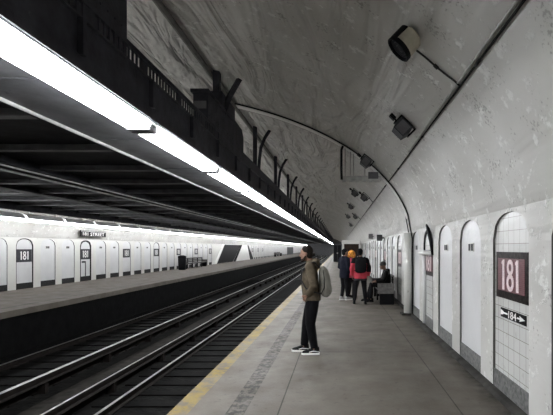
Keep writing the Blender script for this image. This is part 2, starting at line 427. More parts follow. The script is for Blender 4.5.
# arch rib across the vault with its half-round foot
b = MB()
YR = 10.95
b.tube([(XW - 0.10, YR, 0.04), (XW - 0.10, YR, 2.15)], 0.12, 16)
xs_ = [XW - 0.09 - (XW + 3.1) * (i / 26) ** 1.6 for i in range(27)]
outer = []
pa = [V((x, 0, vz(x))) for x in xs_]
r0, r1 = YR - 0.14, YR + 0.14
vs = []
for x, p in zip(xs_, pa):
    nrm = vnorm(x)
    for d, y in ((0.0, r0), (0.05, r0), (0.05, r1), (0.0, r1)):
        vs.append((p.x + nrm.x * d, y, p.z + nrm.z * d))
fs = []
for i in range(len(xs_) - 1):
    for j in range(4):
        fs.append((i * 4 + j, i * 4 + (j + 1) % 4, i * 4 + 4 + (j + 1) % 4, i * 4 + 4 + j))
fs += [(0, 1, 2, 3), tuple(len(vs) - 4 + j for j in range(4))]
b.add(vs, fs)
o = b.build('trim_1', M['wall']); tag(o, 'shallow white arch rib crossing the vault, on a round foot', kind='structure')
b = MB(); b.bbox(XW - 0.30, XW, YR - 0.2, YR + 0.16, 0, 0.045, 0.008)
tag(b.build('trim_2', M['grime']), kind='structure')

def on_vault(x, off):
    n = vnorm(x); return V((x + n.x * off, 0, vz(x) + n.z * off))
# black cable pipe that follows the rib
b = MB()
pts = [(XW - 0.03, YR - 0.19, 0.05), (XW - 0.03, YR - 0.19, 2.0)] + [tuple(on_vault(x, 0.03) + V((0, YR - 0.19, 0))) for x in xs_[1:]]
b.tube(pts, 0.018, 8)
b.tube([(p[0], p[1] + 0.38, p[2]) for p in pts], 0.014, 8)
tag(b.build('cable_pipe', M['darkpipe']), 'pair of black cable pipes edging the arch rib from floor to crown', 'pipe')

# long black conduit along the wall side of the vault
b = MB(); c = on_vault(1.305, 0.02)
b.tube([(c.x, YA + .2, c.z), (c.x, 60, c.z)], 0.012, 8)
for y in [i * 2.6 - 4 for i in range(24)]: b.tube([(c.x, y, c.z), (c.x, y + 0.12, c.z)], 0.018, 8)
tag(b.build('wall_conduit', M['darkpipe']), 'long straight black conduit running along the lower right of the vault', 'conduit')
b = MB(); c = on_vault(1.277, 0.014)
b.tube([(c.x, YA + .2, c.z), (c.x, 7.5, c.z)], 0.013, 8)
tag(b.build('wall_conduit', M['pipe']), 'pale grey conduit running close above the long black conduit', 'conduit')
# raised longitudinal bearer where the posts meet the vault
b = MB(); c = on_vault(-2.74, 0.05)
b.tube([(c.x, YA + .2, c.z), (c.x, 159, c.z)], [(0.05, 0.06), (0.05, 0.06)], 8, smooth=False)
tag(b.build('ceiling_bearer', mat('dusty_bearer_steel', (0.16, 0.155, 0.14), 0.6, var=0.4, vscale=4)), 'dusty grey bearer rail along the vault above the girder posts', 'rail')

# ------------------------------------------------------------------ deck hung over the tracks
XG, ZG = -2.12, 3.27
deck = empty('overhead_deck', (0, 0, 0))
tag(deck, 'long sooty steel deck hanging over both tracks, light fixtures beneath its edge', 'overhead deck')
DY0, DY1 = YA + 0.2, 159
b = MB(); b.box(-12.35, XG - .03, DY0, DY1, 3.50, 3.56); b.build('deck_plate', M['deck'], deck)
b = MB(); b.box(-3.47, XG, DY0, DY1, ZG, ZG + 0.05)
for i in range(50):
    b.box(-3.45, XG - 0.05, DY0 + i * 2.1, DY0 + i * 2.1 + 0.012, ZG - 0.012, ZG)
b.build('bottom_flange', M['flange'], deck)
b = MB(); b.box(XG - 0.04, XG, DY0, DY1, ZG + 0.05, 3.64)
y = DY0
while y < DY1:
    b.box(XG, XG + 0.05, y, y + 0.05, ZG + 0.05, 3.62); y += 1.27
b.box(XG - 0.012, XG + 0.03, DY0, DY1, 3.625, 3.64)
b.box(XG - 0.004, XG + 0.012, DY0, DY1, 3.205, ZG + 0.06)
b.build('edge_girder', M['steel'], deck)
b = MB(); b.box(XG - 0.025, XG + 0.012, DY0, DY1, 3.785, 3.835)
y = DY0
i = 0
while y < 60:
    w_ = 0.17 if i % 10 == 4 else 0.03
    b.box(XG - 0.012, XG, y, y + w_, 3.64, 3.79); y += w_ + 0.055; i += 1
b.box(XG - 0.03, XG + 0.01, 7.3, DY1, 3.64, 3.86)
b.build('railing_grille', M['steel'], deck)
for x0, x1, zb in ((-3.55, -3.42, ZG), (-6.6, -6.1, 3.30), (-9.2, -8.8, 3.34), (-12.45, -12.25, 3.2)):
    b = MB(); b.box(x0, x1, DY0, DY1, zb, zb + 0.03); b.box((x0 + x1) / 2 - .02, (x0 + x1) / 2 + .02, DY0, DY1, zb, 3.50)
    b.build('stringer', M['deck'], deck)
cbm = MB(); cbm.box(-12.3, -3.5, -0.02, 0.02, 3.40, 3.50); cbm.box(-12.3, -3.5, -0.07, 0.07, 3.385, 3.41)
cme = cbm.mesh('cross_beam'); cme.materials.append(M['flange'])
for i in range(40):
    o = bpy.data.objects.new('cross_beam', cme); COL.objects.link(o); o.parent = deck; o.location = (0, -5.6 + i * 1.8, 0)
for x, z, r in ((-3.40, ZG - 0.022, 0.022), (-6.55, 3.275, 0.022), (-6.2, 3.28, 0.018)):
    b = MB(); b.tube([(x, DY0, z), (x, DY1, z)], r, 8); b.build('edge_highlight', M['pipe'], deck)  # pale tubes added as the highlights along the flange edges

# boxy steel towers standing on the deck edge
def tower(y0, y1, ztop, label, big):
    zb = 3.56
    t = empty('hanger_tower', (-2.6, (y0 + y1) / 2, zb)); tag(t, label, 'tower', 'boxy hanger towers on the deck edge')
    h = (y1 - y0) / 2; H = ztop - zb
    b = MB(); b.bbox(-0.42 if big else -0.13, 0.15, -h, h, 0.0, H - 0.06, 0.012)
    for zz in (0.15, 0.42, 0.7):
        for yy in [-h + 0.1 + 0.14 * i for i in range(int(2 * h / 0.14))]:
            b.ell((0.15, yy, zz), (0.012, 0.016, 0.016), n=8, m=4)
    b.build('tower_body', M['steel'], t)
    b = MB(); b.bbox(-0.46 if big else -0.17, 0.17, -h - 0.04, h + 0.02, H - 0.06, H, 0.008)
    b.bbox(-0.44 if big else -0.13, 0.15, -0.08, h, H, H + 0.32, 0.012)
    b.build('tower_cap', M['steel'], t)
    if not big:
        b = MB(); b.prism([(h, 0), (h + 0.86, 0), (h + 0.86, 1.0), (h + 0.70, 1.17), (h, 1.20)], 'x', -0.12, 0.15)
        b.build('gusset', M['steel'], t)
        b = MB(); b.bbox(-0.11, 0.12, -h - 0.012, -h, H - 0.36, H - 0.22, 0.004); b.build('lit_band', M['flange'], t)  # paler strip painted for light reflected on the tower front
    zt = vz(-2.6) - zb
    b = MB(); b.bbox(-0.07, 0.07, 0.0, 0.14, H + 0.3, zt + 0.03, 0.008); b.build('post', M['steel'], t)
    b = MB(); b.tube([(0.08, 0.18, H - 0.1), (0.24, 0.18, H + 0.3), (0.46, 0.18, vz(-2.14) - zb + .02)], [(0.065, 0.065)] * 3, 4, smooth=False)
    b.build('brace', M['steel'], t)
    return t
tower(7.76, 9.78, 4.72, 'boxy dark steel tower on the deck edge with forked struts up to the vault', False)
tower(2.9, 4.80, 5.0, 'tall black steel box above the brightest near lights, cut by the frame', True)

# slimmer posts with curved braces
pf = empty('hanger_post', (-2.6, 12.0, 3.56)); ZP = vz(-2.6) - 3.56
b = MB(); b.bbox(-0.055, 0.055, -0.06, 0.06, 0, ZP + 0.03, 0.008); b.build('post', M['steel'], pf)
b = MB(); b.tube([(0.10, 0.0, 0.3), (0.13, 0.0, 0.9), (0.18, 0.0, 1.3), (0.30, 0.0, 1.6), (0.46, 0.0, vz(-2.14) - 3.54)], 0.05, 6); b.build('curved_brace', M['steel'], pf)
b = MB(); b.bbox(-0.10, 0.24, -0.35, 0.35, 0, 0.5, 0.01); b.build('foot_block', M['steel'], pf)
for i in range(35):
    o = pf if i == 0 else copy_tree(pf)
    o.location = (-2.6, 12.85 + 4.15 * i, 3.56)
    if i < 6: tag(o, 'slim dark post with curved brace, %s beyond the boxy tower on the deck edge' % ordw(i), 'post', 'slim hanger posts along the deck edge')
    else: tag(o, 'tiny distant hanger post deep in the row along the deck edge', 'post', 'distant hanger posts along the deck edge')

# ------------------------------------------------------------------ fluorescent fixtures
fx = empty('fluorescent_fixture', (0, 0, 0)); LN = 2.65
b = MB(); b.bbox(-0.19, 0.19, 0.02, LN - 0.02, -0.045, 0.0, 0.008); b.build('housing', M['housing'], fx)
b = MB(); b.tube([(0, 0.13, -0.075), (0, LN - 0.13, -0.075)], [(0.045, 0.165)] * 2, 14); b.build('tubes_with_glow', M['tube_near'], fx)  # single lit lens, widened to take in the glow round the tubes
for yy in (0.06, LN - 0.06):
    b = MB(); b.bbox(-0.14, 0.14, yy - 0.045, yy + 0.045, -0.125, -0.02, 0.01); b.build('end_cap', M['flange'], fx)
N0 = -3; first = True
for i in range(N0, 58):
    o = fx if first else copy_tree(fx); first = False
    o.location = (-2.35, 4.95 + LN * (i - 1), ZG - 0.014)
    if i < 0: tag(o, 'fluorescent fixture under the deck edge, behind the viewer', 'light fixture', 'fluorescent fixtures behind the viewer')
    elif i < 14: tag(o, 'white fluorescent fixture under the near deck edge, %s from the near end' % ordw(i), 'light fixture', 'fluorescent fixtures along the near deck edge')
    else: tag(o, 'tiny distant fluorescent fixture deep in the row under the near deck edge', 'light fixture', 'distant fluorescent fixtures along the near deck edge')

uf = empty('added_uplight', (0, 0, 0))  # unseen lamps, added to brighten the vault above the deck
b = MB(); b.bbox(-0.10, 0.10, 0.0, 2.4, 0.0, 0.06, 0.008); b.build('housing', M['housing'], uf)
b = MB(); b.tube([(0, 0.06, 0.10), (0, 2.34, 0.10)], 0.04, 10); b.build('fluorescent_tube', M['tube_up'], uf)
for i in range(31):
    o = uf if i == 0 else copy_tree(uf)
    o.location = (-6.4, -5.5 + 5.2 * i, 3.56)
    tag(o, 'unseen fluorescent fixture added on top of the deck to light the vault', 'light fixture', 'added fixtures on top of the deck')
ff = empty('fluorescent_fixture', (0, 0, 0)); LF = 2.3
b = MB(); b.prism([(-0.10, 0.0), (0.14, 0.0), (0.14, 0.05), (0.05, 0.17), (-0.10, 0.22)], 'y', 0.04, LF - 0.12); b.build('housing', M['housing'], ff)
b = MB(); b.tube([(0.03, 0.05, -0.05), (0.03, LF - 0.05, -0.05)], 0.05, 10); b.build('fluorescent_tube', M['tube_far'], ff)
b = MB(); b.bbox(-0.06, -0.03, 0.3, 0.34, 0.18, 0.311, 0.006); b.bbox(-0.06, -0.03, LF - 0.4, LF - 0.36, 0.18, 0.311, 0.006); b.build('hanger', M['housing'], ff)
for i in range(-8, 62):
    o = ff if i == -8 else copy_tree(ff)
    o.location = (-12.33, 16.25 + LF * i, 2.89)
    if i < -1: tag(o, 'fluorescent fixture above the opposite platform, out of the frame', 'light fixture', 'fluorescent fixtures over the opposite platform out of frame')
    elif i < 16: tag(o, 'bright fluorescent fixture above the opposite platform, %s from the left of its row' % ordw(i + 1), 'light fixture', 'fluorescent fixtures over the opposite platform')
    else: tag(o, 'tiny distant fluorescent fixture deep in the row above the opposite platform', 'light fixture', 'distant fluorescent fixtures over the opposite platform')

# ------------------------------------------------------------------ tracks
def rail_mesh(mb, x, z):
    p = [(-0.07, 0), (0.07, 0), (0.07, 0.012), (0.012, 0.03), (0.012, 0.105), (0.034, 0.115), (0.034, 0.148), (-0.034, 0.148), (-0.034, 0.115), (-0.012, 0.105), (-0.012, 0.03), (-0.07, 0.012)]
    mb.prism([(x + a, z + c) for a, c in p], 'y', DY0, YB - 1, 0)
    mb.box(x - 0.03, x + 0.03, DY0, YB - 1, z + 0.1475, z + 0.151, 1)
ZR = -1.25
for x, lab in ((-2.70, 'steel running rail close under the near platform edge'), (-4.16, 'bright steel running rail, nearest rail seen from the near platform'),
               (-6.66, 'steel running rail of the second track, nearer of its pair'), (-8.24, 'steel running rail in the dark under the opposite platform edge')):
    b = MB(); rail_mesh(b, x, ZR)
    tag(b.build('running_rail', [M['railside'], M['rail']]), lab, 'rail', 'running rails')
for x, lab in ((-4.72, 'raised third rail of the near track, between the two tracks'), (-6.15, 'raised third rail of the far track, between the two tracks')):
    t = empty('third_rail', (x, 0, ZR)); tag(t, lab, 'third rail', 'third rails')
    b = MB(); b.prism([(-0.05, 0.20), (0.05, 0.20), (0.015, 0.24), (0.035, 0.31), (0.035, 0.35), (-0.035, 0.35), (-0.035, 0.31), (-0.015, 0.24)], 'y', DY0, YB - 1); b.box(-0.02, 0.02, DY0, YB - 1, 0.35, 0.353, 1)
    b.build('contact_rail', [M['railside'], M['rail']], t)
    b = MB(); b.prism([(-0.13, 0.0), (-0.11, 0.0), (-0.11, 0.30), (-0.13, 0.30)], 'y', DY0, YB - 1); b.build('side_board', M['railside'], t)
    b = MB(); b.bbox(-0.12, 0.06, 0.0, 0.1, -0.03, 0.205, 0.01); im = b.mesh('insulator'); im.materials.append(M['railside'])
    for i in range(48):
        o = bpy.data.objects.new('insulator', im); COL.objects.link(o); o.parent = t; o.location = (0, DY0 + 1 + i * 2.4, 0)
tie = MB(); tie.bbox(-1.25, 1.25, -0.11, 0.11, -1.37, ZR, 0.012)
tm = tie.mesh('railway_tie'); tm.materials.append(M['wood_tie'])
for tr, xc in (('near', -3.45), ('far', -7.5)):
    for i in range(60):
        o = bpy.data.objects.new('railway_tie', tm); COL.objects.link(o); o.location = (xc, 2.4 + i * 0.62, 0)
        if tr == 'near': tag(o, 'sooty timber tie under the near track', 'railway tie', 'ties under the near track')
        else: tag(o, 'sooty timber tie under the far track', 'railway tie', 'ties under the far track')
b = MB(); b.bbox(-5.75, -5.2, DY0, YB - 1, -1.29, -1.22, 0.02)
tag(b.build('cable_duct', mat('dusty_duct_concrete', (0.022, 0.02, 0.017), 0.8, var=0.5, vscale=5)), 'low dusty concrete cable duct between the two tracks', 'duct')

# ------------------------------------------------------------------ signs
def text_mesh(s, h, w=None):
    cu = bpy.data.curves.new('txt', 'FONT'); cu.body = s; cu.align_x = 'CENTER'; cu.align_y = 'CENTER'; cu.extrude = 0.002; cu.resolution_u = 3
    o = bpy.data.objects.new('txt', cu); COL.objects.link(o)
    dg = bpy.context.evaluated_depsgraph_get(); dg.update()
    me = bpy.data.meshes.new_from_object(o.evaluated_get(dg))
    bpy.data.objects.remove(o); bpy.data.curves.remove(cu)
    xs = [v.co.x for v in me.vertices]; ys_ = [v.co.y for v in me.vertices]
    sx = (w / (max(xs) - min(xs))) if w else h / (max(ys_) - min(ys_)); sy = h / (max(ys_) - min(ys_))
    cx, cy = (max(xs) + min(xs)) / 2, (max(ys_) + min(ys_)) / 2
    for v in me.vertices: v.co = V(((v.co.x - cx) * sx, (v.co.y - cy) * sy, v.co.z))
    me.materials.clear(); return me
R_RIGHT = Matrix(((0, 0, -1), (-1, 0, 0), (0, 1, 0))).to_4x4()   # local x -> -Y, y -> Z, z -> -X
R_LEFT = Matrix(((0, 0, 1), (1, 0, 0), (0, 1, 0))).to_4x4()      # local x -> +Y, y -> Z, z -> +X
def place(o, side, x, y, z):
    o.matrix_world = Matrix.Translation((x, y, z)) @ (R_RIGHT if side == 'right' else R_LEFT)
def ring8(b, cx, cy, rx, ry, st, z0, z1, n=20):
    vs = []
    for k in range(n):
        a = 2 * PI * k / n
        for rr, zz in ((1, z0), (1, z1), (0, z1), (0, z0)):
            vs.append((cx + (rx - (1 - rr) * st) * math.cos(a), cy + (ry - (1 - rr) * st) * math.sin(a), zz))
    fs = []
    for k in range(n):
        k2 = (k + 1) % n
        for j in range(4): fs.append((k * 4 + j, k * 4 + (j + 1) % 4, k2 * 4 + (j + 1) % 4, k2 * 4 + j))
    b.add(vs, fs)
def number_sign(colour=True):
    t = empty('station_number_sign')
    b = MB(); b.bbox(-0.43, 0.43, -0.275, 0.275, 0.0, 0.012, 0.003); b.build('sign_border', M['signframe'] if colour else M['sign_grey'], t)
    b = MB(); b.box(-0.36, 0.36, -0.185, 0.20, 0.012, 0.016); b.build('sign_field', M['maroon'] if colour else M['sign_grey'], t)
    z0, z1 = 0.016, 0.021
    for cx in (-0.19, 0.19):
        b = MB(); b.prism([(cx - 0.03, -0.17), (cx + 0.03, -0.17), (cx + 0.03, 0.185), (cx - 0.012, 0.185), (cx - 0.05, 0.155), (cx - 0.05, 0.13), (cx - 0.03, 0.138)], 'z', z0, z1)
        b.build('digit_one', M['number'] if colour else M['white'], t)
    b = MB(); ring8(b, 0, 0.097, 0.085, 0.091, 0.045, z0, z1); ring8(b, 0, -0.076, 0.098, 0.100, 0.049, z0, z1)
    b.build('digit_eight', M['number'] if colour else M['white'], t)
    return t
s_red = number_sign(True); s_gry = number_sign(False)
used = {}
def proto(key, o):
    if key in used: return copy_tree(o)
    used[key] = 1; return o
for k, y in right_starts:
    if k % 3 or k < -3 or y > 36: continue
    o = proto('red', s_red); place(o, 'right', XW + REC, y + AW / 2, 1.43)
    if k == 0: tag(o, 'large maroon mosaic sign reading 181 in the nearest tiled niche', 'sign', 'mosaic 181 signs on the near wall')
    elif k == 3: tag(o, 'mosaic 181 sign inside the dark framed niche on the near wall', 'sign', 'mosaic 181 signs on the near wall')
    elif k < 0: tag(o, 'mosaic 181 sign on the near wall beside the viewer, out of frame', 'sign', 'mosaic 181 signs on the near wall')
    else: tag(o, 'distant mosaic 181 sign, %s along the near wall beyond the dark framed niche' % ordw(k // 3 - 2), 'sign', 'mosaic 181 signs on the near wall')
nsig = 0
for k, y in left_starts:
    if k % 3 or y < 13 or y > 75: continue
    o = proto('grey', s_gry); place(o, 'left', XF - REC, y + AW / 2, 1.42)
    tag(o, 'black and white 181 sign across the tracks, %s from the left' % ordw(nsig), 'sign', '181 signs on the opposite wall'); nsig += 1

# direction strip 184 under the large sign
t = empty('direction_sign'); place(t, 'right', XW + REC, 4.668, 0.984)
tag(t, 'small black strip with white arrow and number 184 under the maroon 181 sign', 'sign')
b = MB(); b.bbox(-0.335, 0.335, -0.055, 0.055, 0, 0.010, 0.002); b.build('sign_strip', M['black'], t)
MB().build('digits', M['white'], t, loc=(0.0, 0, 0.0115), mesh=text_mesh('184', 0.085, 0.21))
b = MB(); b.prism([(-0.325, -0.03), (-0.27, -0.022), (-0.24, -0.010), (-0.13, -0.008), (-0.13, 0.008), (-0.24, 0.010), (-0.27, 0.022), (-0.325, 0.03)], 'z', 0.010, 0.0135); b.build('arrow_tail', M['white'], t)
b = MB(); b.prism([(0.13, -0.008), (0.2, -0.008), (0.19, -0.03), (0.32, 0.0), (0.19, 0.03), (0.2, 0.008), (0.13, 0.008)], 'z', 0.010, 0.0135); b.build('arrow_head', M['white'], t)

# name board over the opposite niches
t = empty('name_board'); place(t, 'left', XF + 0.21, 22.45, 2.52)
tag(t, 'long black name board with white lettering above the niches across the tracks', 'sign')
b = MB(); b.bbox(-1.15, 1.15, -0.15, 0.15, 0, 0.05, 0.006); b.build('board', M['black'], t)
b = MB(); b.box(-1.12, 1.12, 0.10, 0.118, 0.05, 0.053); b.build('white_line', M['white'], t)
MB().build('lettering', M['white'], t, loc=(0, -0.03, 0.052), mesh=text_mesh('181 STREET', 0.17, 1.95))
b = MB(); b.box(-0.9, -0.86, -0.03, 0.03, -0.14, 0.0); b.box(0.86, 0.9, -0.03, 0.03, -0.14, 0.0); b.build('bracket', M['black'], t)

# small twin-slot vent plates in the blank niches
vp = empty('vent_plate')
b = MB(); b.bbox(-0.115, 0.115, -0.062, 0.062, 0, 0.012, 0.003); b.build('plate', M['wall'], vp)
b = MB()
for cx in (-0.058, 0.058):
    b.box(cx - 0.045, cx + 0.045, -0.05, 0.05, 0.012, 0.014)
for cx in (-0.075, -0.041, 0.041, 0.075): b.box(cx - 0.004, cx + 0.004, -0.05, 0.05, 0.014, 0.017)
b.build('slots', M['sign_grey'], vp)
first = True; nr = 0
for k, y in right_starts:
    if k % 3 == 0 or k < -1 or y > 30: continue
    o = vp if first else copy_tree(vp); first = False
    place(o, 'right', XW + REC, y + AW / 2 + 0.0, 1.76)
    if k < 0: tag(o, 'small slotted vent plate in the niche beside the viewer, out of frame', 'vent', 'vent plates on the near wall')
    else: tag(o, 'small dark slotted vent plate high in the %s blank niche beyond the maroon sign' % ordw(nr), 'vent', 'vent plates on the near wall'); nr += 1
nl = 0
for k, y in left_starts:
    if k % 3 == 0 or y < 15.5 or y > 42: continue
    o = copy_tree(vp); place(o, 'left', XF - REC, y + AW / 2, 1.78)
    tag(o, 'tiny slotted vent plate in the %s blank niche from the left, across the tracks' % ordw(nl), 'vent', 'vent plates on the opposite wall'); nl += 1

# dark steel arch frames round some niches
def arch_frame(th, dp):
    b = MB(); n = 18; W = AW / 2
    prof_o = [(-W, 0.0)] + [(W * u, arch_z(u)) for u in [-1 + 2 * i / n for i in range(n + 1)]] + [(W, 0.0)]
    def inner(p):
        s = (W - th) / W; return (p[0] * s, p[1] - (th if p[1] > ZS - 0.01 else 0) * (1 if p[1] > 0.01 else 0))
    vs = []
    for p in prof_o:
        q = inner(p)
        for (a, z), d in ((p, 0), (p, dp), (q, dp), (q, 0)): vs.append((a, z, d))
    fs = []
    for i in range(len(prof_o) - 1):
        for j in range(4): fs.append((i * 4 + j, i * 4 + (j + 1) % 4, i * 4 + 4 + (j + 1) % 4, i * 4 + 4 + j))
    fs += [(0, 1, 2, 3), tuple(len(vs) - 4 + j for j in range(4))]
    b.add(vs, fs); return b
def niche_frame(side, k0, label, th, door):
    t = empty('niche_frame')
    arch_frame(th, REC - 0.003).build('arch_frame', M['black'], t)
    if door:
        b = MB(); b.box(-0.02, 0.02, 0.26, 1.05, 0, 0.03); b.build('mullion', M['flange'], t)
        b = MB(); b.bbox(-0.30, 0.0, 0.96, 1.06, 0.0, 0.02, 0.003); b.build('small_plate', M['sign_grey'], t)
    y = (R0 if side == 'right' else L0) + PITCH * k0 + AW / 2
    place(t, side, (XW + REC) if side == 'right' else XF - REC, y, 0.0)
    return tag(t, label, 'frame', 'dark framed niches')
niche_frame('left', 3, 'black arched frame round a niche under the long name board', 0.075, True)
niche_frame('left', 0, 'thin black arched frame round the leftmost 181 sign across the tracks', 0.03, False)
niche_frame('left', 9, 'thin black arched frame round a niche by the rubbish bin', 0.035, False)
nf = niche_frame('right', 3, 'dark arched frame with a bulging white lintel on the near wall', 0.05, False)
b = MB(); b.tube([(-0.4, 1.64, 0.06), (0.4, 1.64, 0.06)], [(0.12, 0.05)] * 2, 12); b.build('lintel_bulge', M['white'], nf)
b = MB(); b.tube([(0.47, 1.6, 0.03), (0.45, 1.9, 0.07), (0.36, 2.12, 0.10), (0.18, 2.22, 0.10)], [(0.03, 0.06), (0.04, 0.07), (0.04, 0.07), (0.02, 0.05)], 8); b.build('peeling_trim', M['black'], nf)
b = MB(); b.tube([(-0.36, 0.06, 0.03), (-0.36, 1.7, 0.03)], 0.045, 8); b.build('standpipe', M['niche'], nf)

# ------------------------------------------------------------------ fittings on the vault
def frame_at(x, y, off=0.0):
    p = on_vault(x, off); p.y = y; nrm = vnorm(x)
    tx = V((0, 1, 0)).cross(nrm).normalized()
    return Matrix((( tx.x, 0, nrm.x, p.x), (0, 1, 0, p.y), (tx.z, 0, nrm.z, p.z), (0, 0, 0, 1)))  # local z = out of the vault, y along the station
# drum-shaped loudspeaker on a bracket
t = empty('drum_speaker'); tag(t, 'beige drum loudspeaker with black mouth high on the vault, top right', 'loudspeaker')
t.location = (0.63, 4.3, 3.89)
ax = V((-0.70, 0.05, -0.70)).normalized()
c0 = V((0.05, 0.0, -0.02))
b = MB()
prof_d = [(-0.13, 0.03), (-0.125, 0.10), (-0.10, 0.13), (0.0, 0.138), (0.06, 0.138)]
b.lathe(c0, ax, prof_d); b.build('drum_body', M['beige'], t)
b = MB(); pr = [(0.055, 0.12), (0.055, 0.144), (0.10, 0.146), (0.105, 0.138), (0.095, 0.128), (0.065, 0.12)]
b.lathe(c0, ax, pr); b.build('black_rim', M['black'], t)
b = MB()
for rr in (0.04, 0.08, 0.11): 
    q = ax.to_track_quat('Z', 'Y')
    b.tube([c0 + ax * 0.075 + q @ V((rr * math.cos(2 * PI * i / 20), rr * math.sin(2 * PI * i / 20), 0)) for i in range(20)], 0.004, 6, closed=True)
b.build('grille_rings', M['boxgrey'], t)
b = MB(); q = ax.to_track_quat('Z', 'Y'); up_ = (V((-0.6, 0, 0.8)) - ax * V((-0.6, 0, 0.8)).dot(ax)).normalized(); sd_ = ax.cross(up_); vs = []; fs = []
for i in range(13):
    a = math.radians(-62 + 124 * i / 12)
    for l, r in ((-0.09, 0.132), (-0.09, 0.145), (0.055, 0.146), (0.055, 0.139)):
        vs.append(c0 + ax * l + (up_ * math.cos(a) + sd_ * math.sin(a)) * r)
for i in range(12):
    for j in range(4): fs.append((i * 4 + j, i * 4 + (j + 1) % 4, i * 4 + 4 + (j + 1) % 4, i * 4 + 4 + j))
fs += [(0, 1, 2, 3), (48, 49, 50, 51)]
b.add(vs, fs); b.build('black_side', M['black'], t)  # black half shell over the drum's upper left side
b = MB(); w0 = on_vault(0.72, 0); b.tube([c0 - ax * 0.1, V((w0.x + .06, 4.5, w0.z)) - V(t.location)], 0.03, 8); b.build('bracket', M['flange'], t)
# its feed pipe
b = MB(); pts = [on_vault(x, 0.02) + V((0, y, 0)) for x, y in ((0.83, 4.55), (0.95, 4.53), (1.07, 4.52), (1.18, 4.48), (1.25, 4.44), (1.305, 4.42))]
b.tube(pts, 0.011, 8); b.tube([pts[2] - V((0.02, 0, -0.02)), pts[2] + V((0.02, 0, -0.02))], 0.02, 8)
tag(b.build('feed_pipe', M['darkpipe']), 'thin feed pipe from the drum loudspeaker down to the long conduit', 'pipe')

bs = empty('speaker_box')
b = MB(); b.prism([(-0.13, 0.06), (0.13, 0.06), (0.16, 0.16), (0.12, 0.30), (-0.12, 0.30), (-0.16, 0.16)], 'y', -0.14, 0.14); b.build('cabinet', M['boxgrey'], bs)
b = MB(); b.bbox(-0.10, 0.10, -0.15, -0.138, 0.08, 0.28, 0.004); b.build('front_grille', M['flange'], bs)
b = MB(); b.box(-0.19, -0.16, -0.05, 0.05, 0.0, 0.2); b.box(0.16, 0.19, -0.05, 0.05, 0.0, 0.2); b.box(-0.19, 0.19, -0.05, 0.05, -0.02, 0.012); b.build('yoke_bracket', M['black'], bs)
b = MB(); b.bbox(0.22, 0.34, -0.04, 0.06, 0.10, 0.17, 0.008); b.box(0.15, 0.24, 0.0, 0.02, 0.12, 0.15); b.build('junction_box', M['black'], bs)
spk = [(1.09, 6.5, 'dark boxy loudspeaker on the vault below the beige drum loudspeaker'),
       (0.76, 10.4, 'dark box fixed beside the arch rib above the hanging cable tray'),
       (1.05, 15.7, 'dark loudspeaker wired to the conduit, just beyond the arch rib'),
       (0.72, 16.6, 'dark loudspeaker just beyond the arch rib, upper one of its pair'),
       (0.72, 22.0, 'small far loudspeaker in the upper row, second beyond the arch rib'),
       (1.08, 25.0, 'small far loudspeaker in the lower row, second beyond the arch rib'),
       (0.72, 29.0, 'tiny far loudspeaker in the upper row, third beyond the arch rib'),
       (1.08, 34.0, 'tiny far loudspeaker in the lower row, third beyond the arch rib')]
for i, (x, y, lab) in enumerate(spk):
    o = bs if i == 0 else copy_tree(bs)
    o.matrix_world = frame_at(x, y) @ Matrix.Scale(0.85, 4)
    tag(o, lab, 'loudspeaker', 'boxy loudspeakers on the vault')
    if i in (2, 5):
        b = MB(); b.tube([on_vault(xx, 0.02) + V((0, y, 0)) for xx in (x + 0.1, 1.2, 1.305)], 0.011, 6)
        tag(b.build('feed_pipe', M['darkpipe']), 'thin feed pipe from the %s lower loudspeaker beyond the rib to the conduit' % ('first' if i == 2 else 'second'), 'pipe')
        b = MB(); b.tube([on_vault(xx, 0.02) + V((0, yy, 0)) for xx, yy in ((x - 0.1, y + 0.1), (0.9, y + 0.5), (x - 0.25, y + 1.2))], 0.011, 6)
# hanging cable tray by the rib
t = empty('cable_tray', (0.6, YR, 3.5)); tag(t, 'pale hanging cable tray with rods, beside the arch rib', 'cable tray')
b = MB()
b.bbox(-0.52, 0.50, -0.12, 0.12, 0.0, 0.03, 0.004); b.box(-0.52, 0.50, -0.12, -0.105, 0.03, 0.13); b.box(-0.52, 0.50, 0.105, 0.12, 0.03, 0.13)
for i in range(6): b.box(-0.5 + i * 0.17, -0.42 + i * 0.17, -0.135, -0.12, -0.035, 0.07)
b.build('tray', M['pipe'], t)
for x in (-0.44, -0.30, -0.22, 0.08):
    b = MB(); b.tube([(x, 0.0, 0.02), (x, 0.0, vz(0.6 + x) - 3.5)], 0.016, 6); b.build('hanger_rod', M['pipe'], t)
b = MB(); b.tube([(-0.50, -0.19, vz(0.15) - 3.55), (-0.54, -0.19, vz(0.06) - 3.70), (-0.54, -0.17, 0.3), (-0.53, -0.14, 0.03)], 0.03, 8); b.build('drop_pipe', M['darkpipe'], t)
b = MB(); b.bbox(0.16, 0.42, -0.2, -0.12, 0.05, 0.22, 0.01); b.build('splice_box', M['flange'], t)

# two small boxed signs bracketed from the wall over the niches
for i, (y, z, lab) in enumerate(((17.7, 2.18, 'small dark box projecting from the wall, nearer of two above the niches'), (22.6, 2.38, 'small grey box projecting from the wall, farther of two above the niches'))):
    t = empty('wall_box', (XW, y, z)); tag(t, lab, 'box', 'boxes above the niches')
    b = MB(); b.bbox(-0.32, -0.09, -0.09, 0.09, -0.13, 0.14, 0.01); b.build('case', M['boxgrey'] if i == 0 else M['flange'], t)
    b = MB(); b.box(-0.12, 0.0, -0.02, 0.02, -0.03, 0.03); b.build('bracket', M['black'], t)

